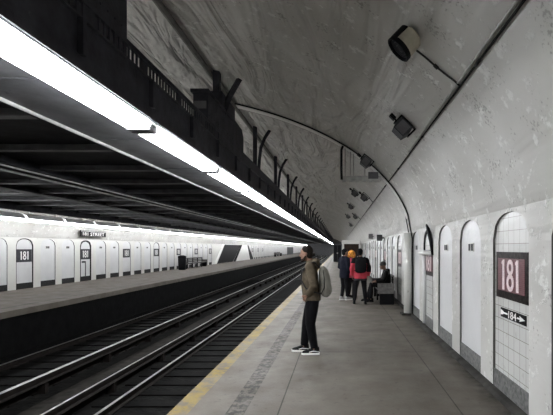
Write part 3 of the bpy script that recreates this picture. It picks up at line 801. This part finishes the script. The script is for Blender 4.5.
# booth with a dark doorway at the far end of the near platform
t = empty('platform_booth', (1.1, 36, 0)); tag(t, 'pale booth with a dark brown doorway at the far end of the platform', 'booth')
b = MB(); b.box(-0.82, -0.66, -0.1, 1.6, 0, 2.1); b.box(0.62, 0.76, -0.1, 1.6, 0, 2.1); b.box(-0.66, 0.62, 1.4, 1.6, 0, 2.1)
b.build('booth_walls', M['wall'], t)
b = MB(); b.bbox(-0.86, 0.70, -0.16, 1.65, 2.1, 2.42, 0.02); b.build('lintel', M['wall'], t)
b = MB(); b.bbox(-0.66, 0.62, 0.0, 0.05, 0, 2.1, 0.01); b.build('door', M['brown'], t)
b = MB(); b.ell((0.5, -0.02, 1.0), (0.03, 0.03, 0.03)); b.build('door_knob', M['rail'], t)

t = empty('equipment_cabinet', (-0.2, 52, 0)); tag(t, 'dark tall equipment cabinet far along the platform, left of the pale booth', 'cabinet')
b = MB(); b.bbox(-0.5, 0.5, 0.0, 0.9, 0.06, 2.2, 0.02); b.build('cabinet_body', M['boxgrey'], t)
b = MB(); b.box(-0.46, 0.46, 0.04, 0.86, 0, 0.07); b.build('plinth', M['black'], t)
for q in (-0.24, 0.24):
    b = MB(); b.bbox(q - 0.22, q + 0.22, -0.02, 0.0, 0.12, 2.1, 0.006); dr = b.build('cabinet_door', M['black'], t)
    b = MB(); b.box(q * 0.2 - 0.012, q * 0.2 + 0.012, -0.05, -0.02, 1.0, 1.2); b.build('door_handle', M['rail'], dr)
# ------------------------------------------------------------------ opposite platform furniture
t = empty('rubbish_bin', (-12.55, 33.2, 0)); tag(t, 'tall black rubbish bin against the wall across the tracks', 'rubbish bin')
b = MB(); b.tube([(0, 0, 0), (0, 0, 0.04), (0, 0, 1.0)], [0.26, 0.28, 0.31], 18); b.build('bin_body', M['black'], t)
b = MB(); b.tube([(0, 0, 1.0), (0, 0, 1.05), (0, 0, 1.12), (0, 0, 1.17)], [0.33, 0.33, 0.28, 0.12], 18); b.build('bin_lid', M['black'], t)
def bench(loc, rz, length, label, n=4):
    t = empty('platform_bench', loc, rz); tag(t, label, 'bench', 'platform benches')
    L2 = length / 2
    b = MB()
    for i in range(4): b.bbox(-0.24 + i * 0.125, -0.13 + i * 0.125, -L2, L2, 0.42, 0.46, 0.006)
    b.build('seat', M['bench'], t)
    b = MB()
    for zz in (0.56, 0.70, 0.84): b.bbox(0.22, 0.25, -L2, L2, zz - 0.055, zz + 0.055, 0.006)
    b.build('backrest', M['bench'], t)
    for i in range(n):
        yy = -L2 + 0.1 + (length - 0.2) * i / (n - 1)
        b = MB(); b.box(-0.22, 0.24, yy - 0.03, yy + 0.03, 0.36, 0.42); b.box(-0.20, -0.14, yy - 0.03, yy + 0.03, 0, 0.37); b.box(0.18, 0.25, yy - 0.03, yy + 0.03, 0, 0.86)
        b.build('leg_frame', M['black'], t)
    for yy in (-L2, L2):
        b = MB(); b.bbox(-0.27, 0.24, yy - 0.02, yy + 0.02, 0.34, 0.66, 0.01); b.build('end_panel', M['bench'], t)
        b = MB(); b.bbox(-0.20, 0.22, yy - 0.015, yy + 0.015, 0.0, 0.34, 0.006); b.build('end_base', M['black'], t)
    return t
bench((1.46, 13.95, 0), 0, 2.3, 'grey wooden bench against the near wall, with a seated person', 3)
bench((-12.9, 37.2, 0), PI, 5.2, 'long dark bench beside the rubbish bin across the tracks', 5)
bench((-12.9, 88.0, 0), PI, 8.0, 'far dark bench across the tracks, beyond the slanted stair openings', 5)
# slanted stair openings in the far wall
def slab_on_far(name, pts, m, label, cat, d=0.06):
    b = MB(); b.prism([(p[0], min(p[1], 2.15)) for p in pts], 'x', XF + 0.004, XF + d); return tag(b.build(name, m), label, cat, 'slanted stairway panels across the tracks')
slab_on_far('stair_opening', [(45.6, 0.02), (52.6, 0.02), (56.9, 2.2), (48.8, 2.2)], M['black'], 'black slanted stair opening in the far wall, left of the white wedge', 'stair opening')
slab_on_far('stair_opening', [(53.0, 0.02), (54.0, 0.02), (57.6, 2.2), (57.15, 2.2)], M['black'], 'narrow black slanted strip along the white wedge, left edge', 'stair opening', 0.08)
slab_on_far('stair_parapet', [(54.1, 0.02), (62.6, 0.02), (60.7, 2.15), (57.7, 2.15)], M['white'], 'white wedge shaped stair wall between black slanted openings', 'stair wall', 0.10)
slab_on_far('stair_opening', [(62.7, 0.02), (65.2, 0.02), (61.6, 2.2), (60.0, 2.2)], M['black'], 'black slanted stair opening along the white wedge, right edge', 'stair opening', 0.08)
b = MB(); b.box(XF, XF + 0.08, 44.6, 45.4, 0, 2.2); b.prism([(44.9, 0.0), (45.5, 0.0), (48.7, 2.2), (48.2, 2.2)], 'x', XF, XF + 0.12)
b.v = b.v[8:]; b.f = [tuple(i - 8 for i in f) for f in b.f[6:]]; b.m = b.m[6:]; b.sm = b.sm[6:]
tag(b.build('stair_trim', M['white']), 'white slanted trim left of the black stair opening', 'trim')
for y0, y1, lab in ((108, 122, 'distant dark poster panel on the far wall, near the end'),):
    b = MB(); b.bbox(XF + 0.004, XF + 0.06, y0, y1, 0.0, 2.0, 0.01)
    tag(b.build('poster_panel', M['boxgrey']), lab, 'poster')

# ------------------------------------------------------------------ people
SKIN = mat('skin', (0.24, 0.135, 0.095), 0.55, var=0.08, vscale=20)
SKIN2 = mat('skin_brown', (0.22, 0.13, 0.09), 0.55, var=0.08, vscale=20)
def cloth(name, c, r=0.85, var=0.25, dirt=None): return mat(name, c, r, var=var, vscale=9, bump=0.5, bscale=22, dirt=dirt)
def hand(b, w, d, palm, thumb, curl=0.5, s=1.0):
    """w wrist, d pointing direction, palm the palm normal, thumb the thumb side"""
    w = V(w); d = V(d).normalized(); palm = V(palm); palm = (palm - d * palm.dot(d)).normalized()
    sd = V(thumb); sd = (sd - d * sd.dot(d) - palm * sd.dot(palm)).normalized()
    b.tube([w - d * 0.02 * s, w + d * 0.035 * s, w + d * 0.085 * s], [(0.017 * s, 0.026 * s), (0.017 * s, 0.038 * s), (0.013 * s, 0.040 * s)], 12, up=palm)
    for i, (off, ln) in enumerate(((0.029, 0.075), (0.010, 0.083), (-0.010, 0.077), (-0.029, 0.06))):
        p0 = w + d * 0.08 * s + sd * off * s; pts = [p0 - d * 0.02 * s, p0]; ang = 0
        for j in range(3):
            ang += curl * (0.5 if j == 0 else 0.8)
            pts.append(pts[-1] + (d * math.cos(ang) + palm * math.sin(ang)) * ln * s / 3)
        b.tube(pts, [0.010 * s, 0.0098 * s, 0.009 * s, 0.0085 * s, 0.0068 * s], 8)
    p0 = w + d * 0.03 * s + sd * 0.028 * s
    b.tube([p0 - d * 0.01 * s - sd * 0.012 * s, p0 + (sd * 0.022 + d * 0.018) * s, p0 + (sd * 0.034 + d * 0.045 + palm * 0.006) * s, p0 + (sd * 0.036 + d * 0.066 + palm * 0.014) * s], [0.013 * s, 0.0125 * s, 0.010 * s, 0.008 * s], 8)

def head(b, c, f, k=1.0):
    f = V(f).normalized(); s = V((0, 0, 1)).cross(f).normalized(); u = f.cross(s)
    R = Matrix((f, s, u)).transposed()
    P = lambda a, d, e: V(c) + (f * a + s * d + u * e) * k
    E = lambda p, r: b.ell(P(*p), [q * k for q in r], R, 18, 12)
    E((-0.005, 0, 0.03), (0.098, 0.077, 0.095)); E((0.025, 0, -0.045), (0.068, 0.060, 0.078)); E((0.062, 0, -0.098), (0.026, 0.028, 0.024))
    E((0.07, 0, 0.028), (0.026, 0.055, 0.018)); E((0.078, 0.03, -0.03), (0.018, 0.022, 0.022)); E((0.078, -0.03, -0.03), (0.018, 0.022, 0.022))
    b.tube([P(0.088, 0, 0.018), P(0.108, 0, -0.015), P(0.112, 0, -0.03), P(0.092, 0, -0.038)], [0.009 * k, 0.012 * k, 0.014 * k, 0.011 * k], 8)
    E((0.088, 0, -0.062), (0.012, 0.024, 0.007)); E((0.087, 0, -0.074), (0.011, 0.021, 0.007))
    for q in (1, -1):
        E((-0.005, q * 0.077, -0.008), (0.020, 0.009, 0.032)); E((0.0, q * 0.082, -0.006), (0.012, 0.007, 0.022))
    return P, R

def person(name, loc, rz, J, mats, label, torso, group=None, voxel=0.009, hair='short', beard=None, shoe_m=None, sole_m=None, hood=False, coat_len=None, hands=True, arm_r=1.0, leg_r=1.0, extra=None):
    """local frame: facing -X, left = -Y.  J: joints.  torso: list of (x, z, depth, half width) rings of the coat from hem to shoulders"""
    f = V(J.get('face', (-1, 0, 0))); hd = V(J['head'])
    b = MB(); P, R = head(b, hd, f, J.get('k', 1.0))
    neck = V(J['neck'])
    b.tube([hd + V((0.02, 0, -0.04)), neck, neck + V((0.01, 0, -0.10))], [0.052, 0.056, 0.075], 12)
    pel = V(J['pelvis'])
    b.tube([pel + V((0, 0, -0.05)), pel + V((0, 0, 0.08)), (pel + neck) / 2, neck + V((0, 0, -0.12)), neck + V((0, 0, -0.04))], [(0.09, 0.15), (0.085, 0.14), (0.085, 0.13), (0.09, 0.15), (0.05, 0.08)], 14, up=(1, 0, 0))
    for sd in ('l', 'r'):
        sh, el, wr = V(J['sh_' + sd]), V(J['el_' + sd]), V(J['wr_' + sd])
        b.tube([neck + V((0, 0, -0.08)), sh], [0.05, 0.05], 10)
        b.tube([sh, (sh + el) / 2, el, (el + wr) / 2, wr], [0.05, 0.045, 0.038, 0.036, 0.026], 10)
        if hands: 
            d = V(J.get('hd_' + sd, wr - el)); pm = V(J.get('pm_' + sd, (0, 1 if sd == 'l' else -1, 0))); th = V(J.get('th_' + sd, (-1, 0, 0)))
            hand(b, wr, d, pm, th, J.get('curl_' + sd, 0.45))
        hp, kn, an = V(J['hip_' + sd]), V(J['kn_' + sd]), V(J['an_' + sd])
        b.tube([hp, (hp + kn) / 2, kn, kn * 0.6 + an * 0.4, an], [0.075, 0.068, 0.052, 0.05, 0.036], 10)
        fd = V(J.get('ft_' + sd, (-1, 0, 0))).normalized()
        b.tube([an + V((0, 0, -0.02)) - fd * 0.03, an + fd * 0.08 + V((0, 0, -0.045)), an + fd * 0.17 + V((0, 0, -0.06))], [0.036, 0.034, 0.022], 10)
    body = MB().build(name, mats['skin'], loc=loc, mesh=remesh(b, voxel, 2)); body.rotation_euler = (0, 0, rz)
    tag(body, label, 'person', group)
    # eyes and mouth
    for q in (1, -1):
        e = MB(); e.ell(P(0.083, q * 0.032, 0.006), (0.008, 0.014, 0.007), R, 10, 6); e.build('eye', mats.get('eye', M['black']), body)
    e = MB(); e.ell(P(0.099, 0, -0.068), (0.003, 0.02, 0.0022), R, 10, 6); e.build('mouth', mats['lip'], body)
    # trousers
    b = MB()
    b.tube([pel + V((0, 0, -0.09)), pel + V((0, 0, 0.0)), pel + V((0, 0, 0.12))], [(0.10, 0.15), (0.125, 0.18), (0.115, 0.165)], 16, up=(1, 0, 0))
    for sd in ('l', 'r'):
        hp, kn, an = V(J['hip_' + sd]), V(J['kn_' + sd]), V(J['an_' + sd])
        hp2 = hp * 0.98 + kn * 0.02
        b.tube([hp2, hp * 0.5 + kn * 0.5, kn, kn * 0.5 + an * 0.5, an + V((0, 0, 0.02))], [0.102 * leg_r, 0.093 * leg_r, 0.074 * leg_r, 0.066 * leg_r, 0.056 * leg_r], 14)
    MB().build('trousers', mats['trousers'], body, mesh=remesh(b, voxel * 1.2, 5))
    # shoes
    for sd in ('l', 'r'):
        an = V(J['an_' + sd]); fd = V(J.get('ft_' + sd, (-1, 0, 0))); fd.z = 0; fd.normalize(); sv = V((0, 0, 1)).cross(fd)
        base = V((an.x, an.y, an.z - 0.085))
        out = [(-0.085, 0.024), (-0.06, 0.034), (0.0, 0.036), (0.06, 0.040), (0.12, 0.046), (0.17, 0.042), (0.20, 0.026), (0.212, 0.008)]
        ring = [base + fd * a + sv * w_ for a, w_ in out] + [base + fd * a - sv * w_ for a, w_ in reversed(out)]
        b = MB(); n_ = len(ring); b.add(ring + [p + V((0, 0, 0.028)) for p in ring], [tuple(range(n_)), tuple(range(n_, 2 * n_))] + [(i, (i + 1) % n_, n_ + (i + 1) % n_, n_ + i) for i in range(n_)])
        u = MB()
        u.tube([base + fd * -0.075 + V((0, 0, 0.055)), base + fd * -0.03 + V((0, 0, 0.062)), base + fd * 0.05 + V((0, 0, 0.06)), base + fd * 0.12 + V((0, 0, 0.048)), base + fd * 0.175 + V((0, 0, 0.040)), base + fd * 0.205 + V((0, 0, 0.032))],
               [(0.035, 0.026), (0.048, 0.034), (0.045, 0.038), (0.030, 0.042), (0.022, 0.038), (0.010, 0.018)], 12, up=(0, 0, 1))
        u.tube([base + fd * -0.03 + V((0, 0, 0.05)), base + fd * -0.03 + V((0, 0, 0.125))], [(0.055, 0.038), (0.05, 0.042)], 12, up=fd)
        sh = MB().build('shoe', mats['shoe'], body, mesh=remesh(u, 0.007, 2))
        b.build('sole', mats['sole'], sh)
        if mats.get('stripe'):
            s_ = MB()
            for q in (1, -1):
                s_.tube([base + fd * 0.085 + sv * q * 0.042 + V((0, 0, 0.045)), base + fd * 0.02 + sv * q * 0.040 + V((0, 0, 0.062)), base - fd * 0.03 + sv * q * 0.036 + V((0, 0, 0.056)), base - fd * 0.075 + sv * q * 0.026 + V((0, 0, 0.05))], [(0.006, 0.007)] * 4, 6)
            s_.build('side_stripe', mats['stripe'], sh)
    # coat
    b = MB()
    if 'torso_pts' in J:
        b.tube([p for p, _ in J['torso_pts']], [r for _, r in J['torso_pts']], 20, up=J.get('torso_up', (1, 0, 0)))
    else:
        b.tube([(x, 0, z) for x, z, d, w_ in torso], [(d, w_) for x, z, d, w_ in torso], 20, up=(1, 0, 0))
    for sd in ('l', 'r'):
        sh, el, wr = V(J['sh_' + sd]), V(J['el_' + sd]), V(J['wr_' + sd])
        b.tube([neck + V((0.0, 0, -0.06)), sh + V((0, 0, 0.0))], [0.07, 0.08 * arm_r], 12)
        b.ell(sh, (0.082 * arm_r,) * 3)
        b.tube([sh, (sh + el) / 2, el, (el + wr) / 2, el * 0.05 + wr * 0.95], [0.082 * arm_r, 0.074 * arm_r, 0.066 * arm_r, 0.058 * arm_r, 0.047 * arm_r], 12)
    b.tube([neck + V((0.01, 0, -0.05)), neck + V((0.0, 0, 0.02))], [0.095, 0.078], 14)
    if hood:
        b.ell(neck + V((0.085, 0, -0.01)), (0.075, 0.115, 0.065)); b.ell(neck + V((0.10, 0, -0.08)), (0.055, 0.10, 0.07))
    jk = MB().build('coat', mats['coat'], body, mesh=remesh(b, voxel * 1.2, 5))
    # hair
    if hair:
        b = MB()
        if hair == 'short':
            b.ell(P(-0.020, 0, 0.045), (0.101, 0.082, 0.097), R, 20, 12); b.ell(P(-0.052, 0, -0.008), (0.063, 0.078, 0.092), R, 16, 10)
        elif hair == 'hat':
            b.ell(P(-0.008, 0, 0.055), (0.108, 0.089, 0.092), R, 20, 12); b.tube([P(-0.006, 0, 0.02), P(-0.006, 0, 0.05)], [(0.107, 0.089)] * 2, 18, up=f)
        elif hair == 'curly':
            rnd = random.Random(3)
            for i in range(95):
                th = rnd.uniform(0, 2 * PI); ph = math.acos(rnd.uniform(-0.75, 1))
                rr = rnd.uniform(0.95, 1.1)
                b.ell(P(0.12 * rr * math.sin(ph) * math.cos(th) - 0.02, 0.12 * rr * math.sin(ph) * math.sin(th), 0.15 * rr * math.cos(ph) - 0.0), (0.03, 0.03, 0.03), None, 8, 6)
            b.ell(P(-0.03, 0, 0.01), (0.10, 0.105, 0.12), R)
        MB().build('hat' if hair == 'hat' else 'hair', mats['hair'], body, mesh=remesh(b, 0.008, 2))
    if beard:
        b = MB(); b.tube([P(0.0, 0.066, -0.03), P(0.035, 0.054, -0.09), P(0.078, 0.024, -0.108), P(0.085, 0, -0.108), P(0.078, -0.024, -0.108), P(0.035, -0.054, -0.09), P(0.0, -0.066, -0.03)], [(0.012, 0.008), (0.026, 0.014), (0.026, 0.016), (0.026, 0.018), (0.026, 0.016), (0.026, 0.014), (0.012, 0.008)], 8)
        b.tube([P(0.094, 0.03, -0.058), P(0.104, 0.0, -0.050), P(0.094, -0.03, -0.058)], 0.007, 6)
        MB().build('beard', beard, body, mesh=remesh(b, 0.006, 1))
    return body, P

LIP = mat('lips', (0.25, 0.10, 0.08), 0.5)
# --- man with the backpack
olive = cloth('olive_brown_cloth', (0.085, 0.068, 0.047), dirt=((0.15, 0.125, 0.09), 0.55, 0.75, 8))
jeans = cloth('black_denim', (0.005, 0.005, 0.006))
shoeb = cloth('black_suede', (0.012, 0.012, 0.012)); wsole = mat('white_rubber', (0.8, 0.79, 0.76), 0.6)
darkhair = mat('dark_brown_hair', (0.012, 0.009, 0.007), 0.6, var=0.4, vscale=40, bump=0.6, bscale=60)
MX, MY = -0.49, 6.93
J = dict(head=(-0.055, -0.005, 1.655), face=(-1, 0.12, -0.08), k=1.0, neck=(0.015, 0, 1.53), pelvis=(0.055, 0, 0.93),
         sh_l=(0.015, -0.19, 1.425), el_l=(0.085, -0.265, 1.15), wr_l=(-0.02, -0.165, 0.975), hd_l=(-0.5, 0.4, -0.75), curl_l=0.4,
         sh_r=(0.015, 0.19, 1.425), el_r=(0.04, 0.255, 1.14), wr_r=(-0.05, 0.15, 0.98), hd_r=(-0.3, -0.4, -0.8),
         hip_l=(0.055, -0.085, 0.90), kn_l=(0.02, -0.10, 0.50), an_l=(0.085, -0.10, 0.085),
         hip_r=(0.055, 0.085, 0.90), kn_r=(-0.055, 0.10, 0.50), an_r=(-0.10, 0.10, 0.085), ft_l=(-1, -0.03, 0), ft_r=(-1, 0.05, 0))
man, P = person('person', (MX, MY, 0), 0, J, dict(skin=SKIN, lip=LIP, trousers=jeans, coat=olive, shoe=shoeb, sole=wsole, stripe=wsole, hair=darkhair),
    'man standing in profile in olive hooded jacket, black jeans and black and white sneakers',
    [(0.05, 0.86, 0.135, 0.185), (0.045, 0.92, 0.148, 0.20), (0.02, 1.05, 0.142, 0.195), (0.005, 1.20, 0.140, 0.195), (0.01, 1.34, 0.130, 0.20), (0.015, 1.44, 0.10, 0.17), (0.015, 1.50, 0.075, 0.10)],
    voxel=0.007, hair='short', leg_r=1.12, beard=mat('dark_beard', (0.022, 0.014, 0.010), 0.8, var=0.3, vscale=60), hood=True)
jk = [c for c in man.children if c.name.startswith('coat')][0]
# jacket pocket flap, zip and cuff trim
b = MB(); b.bbox(-0.10, 0.02, -0.222, -0.205, 0.985, 1.03, 0.005); b.build('pocket_flap', olive, jk)
b = MB(); b.tube([(-0.105, 0.0, 0.90), (-0.13, 0.0, 1.1), (-0.14, 0.0, 1.25), (-0.115, 0.0, 1.4)], 0.006, 6); b.build('zip', M['black'], jk)
# --- backpack
grey_nylon = cloth('grey_nylon', (0.2, 0.193, 0.165), 0.7, 0.15); nyl_dark = cloth('charcoal_nylon', (0.03, 0.03, 0.03), 0.7)
t = empty('backpack', (MX, MY, 0)); tag(t, "grey day backpack on the olive jacketed man's back", 'backpack')
b = MB(); b.tube([(0.235, 0, 0.95), (0.25, 0, 0.985), (0.258, 0, 1.10), (0.25, 0, 1.25), (0.225, 0, 1.38), (0.20, 0, 1.44)], [(0.06, 0.11), (0.098, 0.145), (0.108, 0.155), (0.10, 0.15), (0.075, 0.13), (0.035, 0.08)], 18, up=(1, 0, 0))
MB().build('bag_body', grey_nylon, t, mesh=remesh(b, 0.01, 4))
b = MB(); b.tube([(0.33, 0, 0.985), (0.34, 0, 1.05), (0.335, 0, 1.17)], [(0.03, 0.10), (0.04, 0.115), (0.025, 0.10)], 14, up=(1, 0, 0)); MB().build('front_pocket', grey_nylon, t, mesh=remesh(b, 0.009, 4))
b = MB(); b.tube([(0.20, -0.145, 1.0), (0.25, -0.158, 1.1), (0.25, -0.152, 1.25), (0.23, -0.128, 1.38), (0.205, 0, 1.45), (0.23, 0.128, 1.38), (0.25, 0.152, 1.25), (0.25, 0.158, 1.1), (0.20, 0.145, 1.0)], 0.008, 6); b.build('piping', nyl_dark, t)
for q in (-1, 1):
    b = MB(); b.tube([(0.17, q * 0.10, 1.42), (0.08, q * 0.125, 1.525), (-0.03, q * 0.135, 1.47), (-0.122, q * 0.135, 1.35), (-0.125, q * 0.15, 1.22), (-0.05, q * 0.20, 1.10), (0.06, q * 0.205, 1.04), (0.19, q * 0.13, 1.0)], [(0.010, 0.028)] * 8, 8); b.build('shoulder_strap', nyl_dark, t)
b = MB(); b.tube([(0.17, -0.03, 1.44), (0.18, -0.02, 1.49), (0.18, 0.02, 1.49), (0.17, 0.03, 1.44)], 0.009, 6); b.build('grab_loop', nyl_dark, t)

# --- group by the bench; local frame faces -X, so rotate
def std(dx=0, **kw):
    J = dict(head=(-0.03, 0, 1.59), neck=(0.0, 0, 1.46), pelvis=(0.0, 0, 0.90), sh_l=(0, -0.185, 1.37), el_l=(0.03, -0.25, 1.10), wr_l=(-0.05, -0.25, 0.87),
             sh_r=(0, 0.185, 1.37), el_r=(0.03, 0.25, 1.10), wr_r=(-0.05, 0.25, 0.87), hip_l=(0, -0.09, 0.88), kn_l=(-0.03, -0.10, 0.48), an_l=(0.02, -0.10, 0.085),
             hip_r=(0, 0.09, 0.88), kn_r=(-0.03, 0.10, 0.48), an_r=(0.02, 0.10, 0.085))
    J.update(kw); return J
T_STD = [(0.0, 0.74, 0.15, 0.20), (0.0, 0.85, 0.15, 0.205), (0.0, 1.0, 0.14, 0.195), (0.0, 1.15, 0.135, 0.19), (0.0, 1.30, 0.13, 0.195), (0.0, 1.39, 0.10, 0.165), (0, 1.44, 0.07, 0.1)]
red = cloth('red_padded_cloth', (0.42, 0.03, 0.05)); navy = cloth('navy_cloth', (0.010, 0.011, 0.018)); pink = cloth('crimson_cloth', (0.33, 0.03, 0.06)); blk = cloth('black_cloth', (0.009, 0.009, 0.010))
# person in red, seen from behind, legs apart
J = std(an_r=(0.04, 0.16, 0.085), an_l=(-0.02, -0.19, 0.085), kn_l=(-0.04, -0.155, 0.48), kn_r=(-0.02, 0.13, 0.48), face=(-1, 0.35, 0), el_l=(0.02, -0.275, 1.10), el_r=(0.02, 0.275, 1.1), head=(-0.03, 0, 1.60))
RX, RY = 0.67, 13.0
pr, P = person('person', (RX, RY, 0), -PI / 2, J, dict(skin=SKIN2, lip=LIP, trousers=blk, coat=red, shoe=blk, sole=blk, hair=blk),
    'person in a red jacket and black trousers seen from behind, with a black backpack', T_STD, 'people by the bench', 0.012, hair='short', arm_r=1.05)
t = empty('backpack', (RX, RY, 0), -PI / 2); tag(t, 'black backpack on the back of the person in the red jacket', 'backpack')
b = MB(); b.tube([(0.20, 0, 1.00), (0.22, 0, 1.04), (0.225, 0, 1.2), (0.21, 0, 1.36), (0.18, 0, 1.45)], [(0.06, 0.14), (0.09, 0.175), (0.095, 0.185), (0.085, 0.175), (0.05, 0.12)], 16, up=(1, 0, 0)); MB().build('bag_body', blk, t, mesh=remesh(b, 0.012, 4))
for q in (-1, 1):
    b = MB(); b.tube([(0.17, q * 0.12, 1.42), (0.05, q * 0.13, 1.475), (-0.08, q * 0.13, 1.40), (-0.15, q * 0.13, 1.22), (-0.03, q * 0.20, 1.06), (0.16, q * 0.15, 1.04)], [(0.010, 0.03)] * 6, 8); b.build('shoulder_strap', blk, t)
jk = [c for c in pr.children if c.name.startswith('coat')][0]
jk.data.materials.append(blk)
for p_ in jk.data.polygons:
    if p_.center.z > 1.27 or (p_.center.z > 1.0 and p_.center.y > 0.2): p_.material_index = 1
b = MB(); b.tube([(0, 0, 0.735), (0, 0, 0.80)], [(0.158, 0.208)] * 2, 20, up=(1, 0, 0)); b.build('hem_band', cloth('charcoal_cloth', (0.03, 0.028, 0.03)), jk)
# person in navy, left
J = std(face=(-1, 0.1, 0), an_l=(0.05, -0.08, 0.085), an_r=(-0.06, 0.09, 0.085), wr_l=(-0.16, -0.19, 0.98), wr_r=(-0.12, 0.2, 0.92))
person('person', (0.18, 14.0, 0), -2.5, J, dict(skin=SKIN2, lip=LIP, trousers=blk, coat=navy, shoe=cloth('pale_shoe_cloth', (0.35, 0.34, 0.33)), sole=wsole, hair=blk),
    'person in dark navy coat, black trousers and pale shoes, left of the red jacket', T_STD, 'people by the bench', 0.012, hair='short')
# person with the curly orange hair between them
J = std(face=(-1, 0, 0))
cp, P = person('person', (0.44, 14.7, 0), -2.2, J, dict(skin=SKIN, lip=LIP, trousers=blk, coat=pink, shoe=blk, sole=blk, hair=mat('curly_orange_hair', (0.9, 0.27, 0.035), 0.5, var=0.7, vscale=18, bump=0.8, bscale=30)),
    'person with bright curly orange hair and crimson coat, half hidden between the two others', T_STD, 'people by the bench', 0.012, hair='curly')
cp.scale = (0.95, 0.95, 0.95)
# seated person on the bench, facing the tracks
J = dict(head=(-0.02, -0.02, 1.17), face=(-1, -0.15, -0.15), neck=(0.06, 0, 1.03), pelvis=(0.06, 0, 0.56),
         sh_l=(0.07, -0.18, 0.95), el_l=(-0.02, -0.24, 0.72), wr_l=(-0.26, -0.15, 0.66), sh_r=(0.07, 0.18, 0.95), el_r=(-0.02, 0.23, 0.72), wr_r=(-0.26, 0.12, 0.66),
         hd_l=(-1, 0.1, -0.2), hd_r=(-1, -0.1, -0.2), pm_l=(0, 0, -1), pm_r=(0, 0, -1), th_l=(0, 1, 0), th_r=(0, -1, 0),
         hip_l=(0.02, -0.09, 0.545), kn_l=(-0.40, -0.13, 0.55), an_l=(-0.42, -0.13, 0.085), hip_r=(0.02, 0.09, 0.545), kn_r=(-0.40, 0.13, 0.55), an_r=(-0.52, 0.13, 0.085))
person('person', (1.46, 13.6, 0), 0, J, dict(skin=SKIN2, lip=LIP, trousers=blk, coat=cloth('black_puffer_cloth', (0.007, 0.007, 0.007), 0.6), shoe=blk, sole=blk, hair=cloth('grey_knit', (0.06, 0.058, 0.055))),
    'person in black puffy coat and grey knit hat, seated on the bench by the wall',
    [(0.06, 0.50, 0.17, 0.20), (0.06, 0.58, 0.175, 0.215), (0.07, 0.72, 0.17, 0.21), (0.08, 0.86, 0.155, 0.21), (0.075, 0.97, 0.11, 0.17), (0.06, 1.03, 0.08, 0.1)], 'people by the bench', 0.012, hair='hat', hood=True)

# ------------------------------------------------------------------ camera, world
cam = bpy.data.cameras.new('camera'); co = bpy.data.objects.new('camera', cam); COL.objects.link(co)
co.location = (0, 0, 1.75); co.rotation_euler = (PI / 2, 0, 0)
cam.sensor_width = 36; cam.lens = 36 * 415 / 553
cam.shift_x = -(339 - 276.5) / 553; cam.shift_y = (248 - 207.5) / 553
cam.clip_start = 0.05; cam.clip_end = 400
S.camera = co
w = bpy.data.worlds.new('world'); S.world = w; w.use_nodes = True
w.node_tree.nodes['Background'].inputs['Color'].default_value = (0.0, 0.0, 0.0, 1)
S.view_settings.view_transform = 'Standard'; S.view_settings.look = 'None'
S.view_settings.gamma = 1; S.view_settings.exposure = 1.55; S.view_settings.use_curve_mapping = False
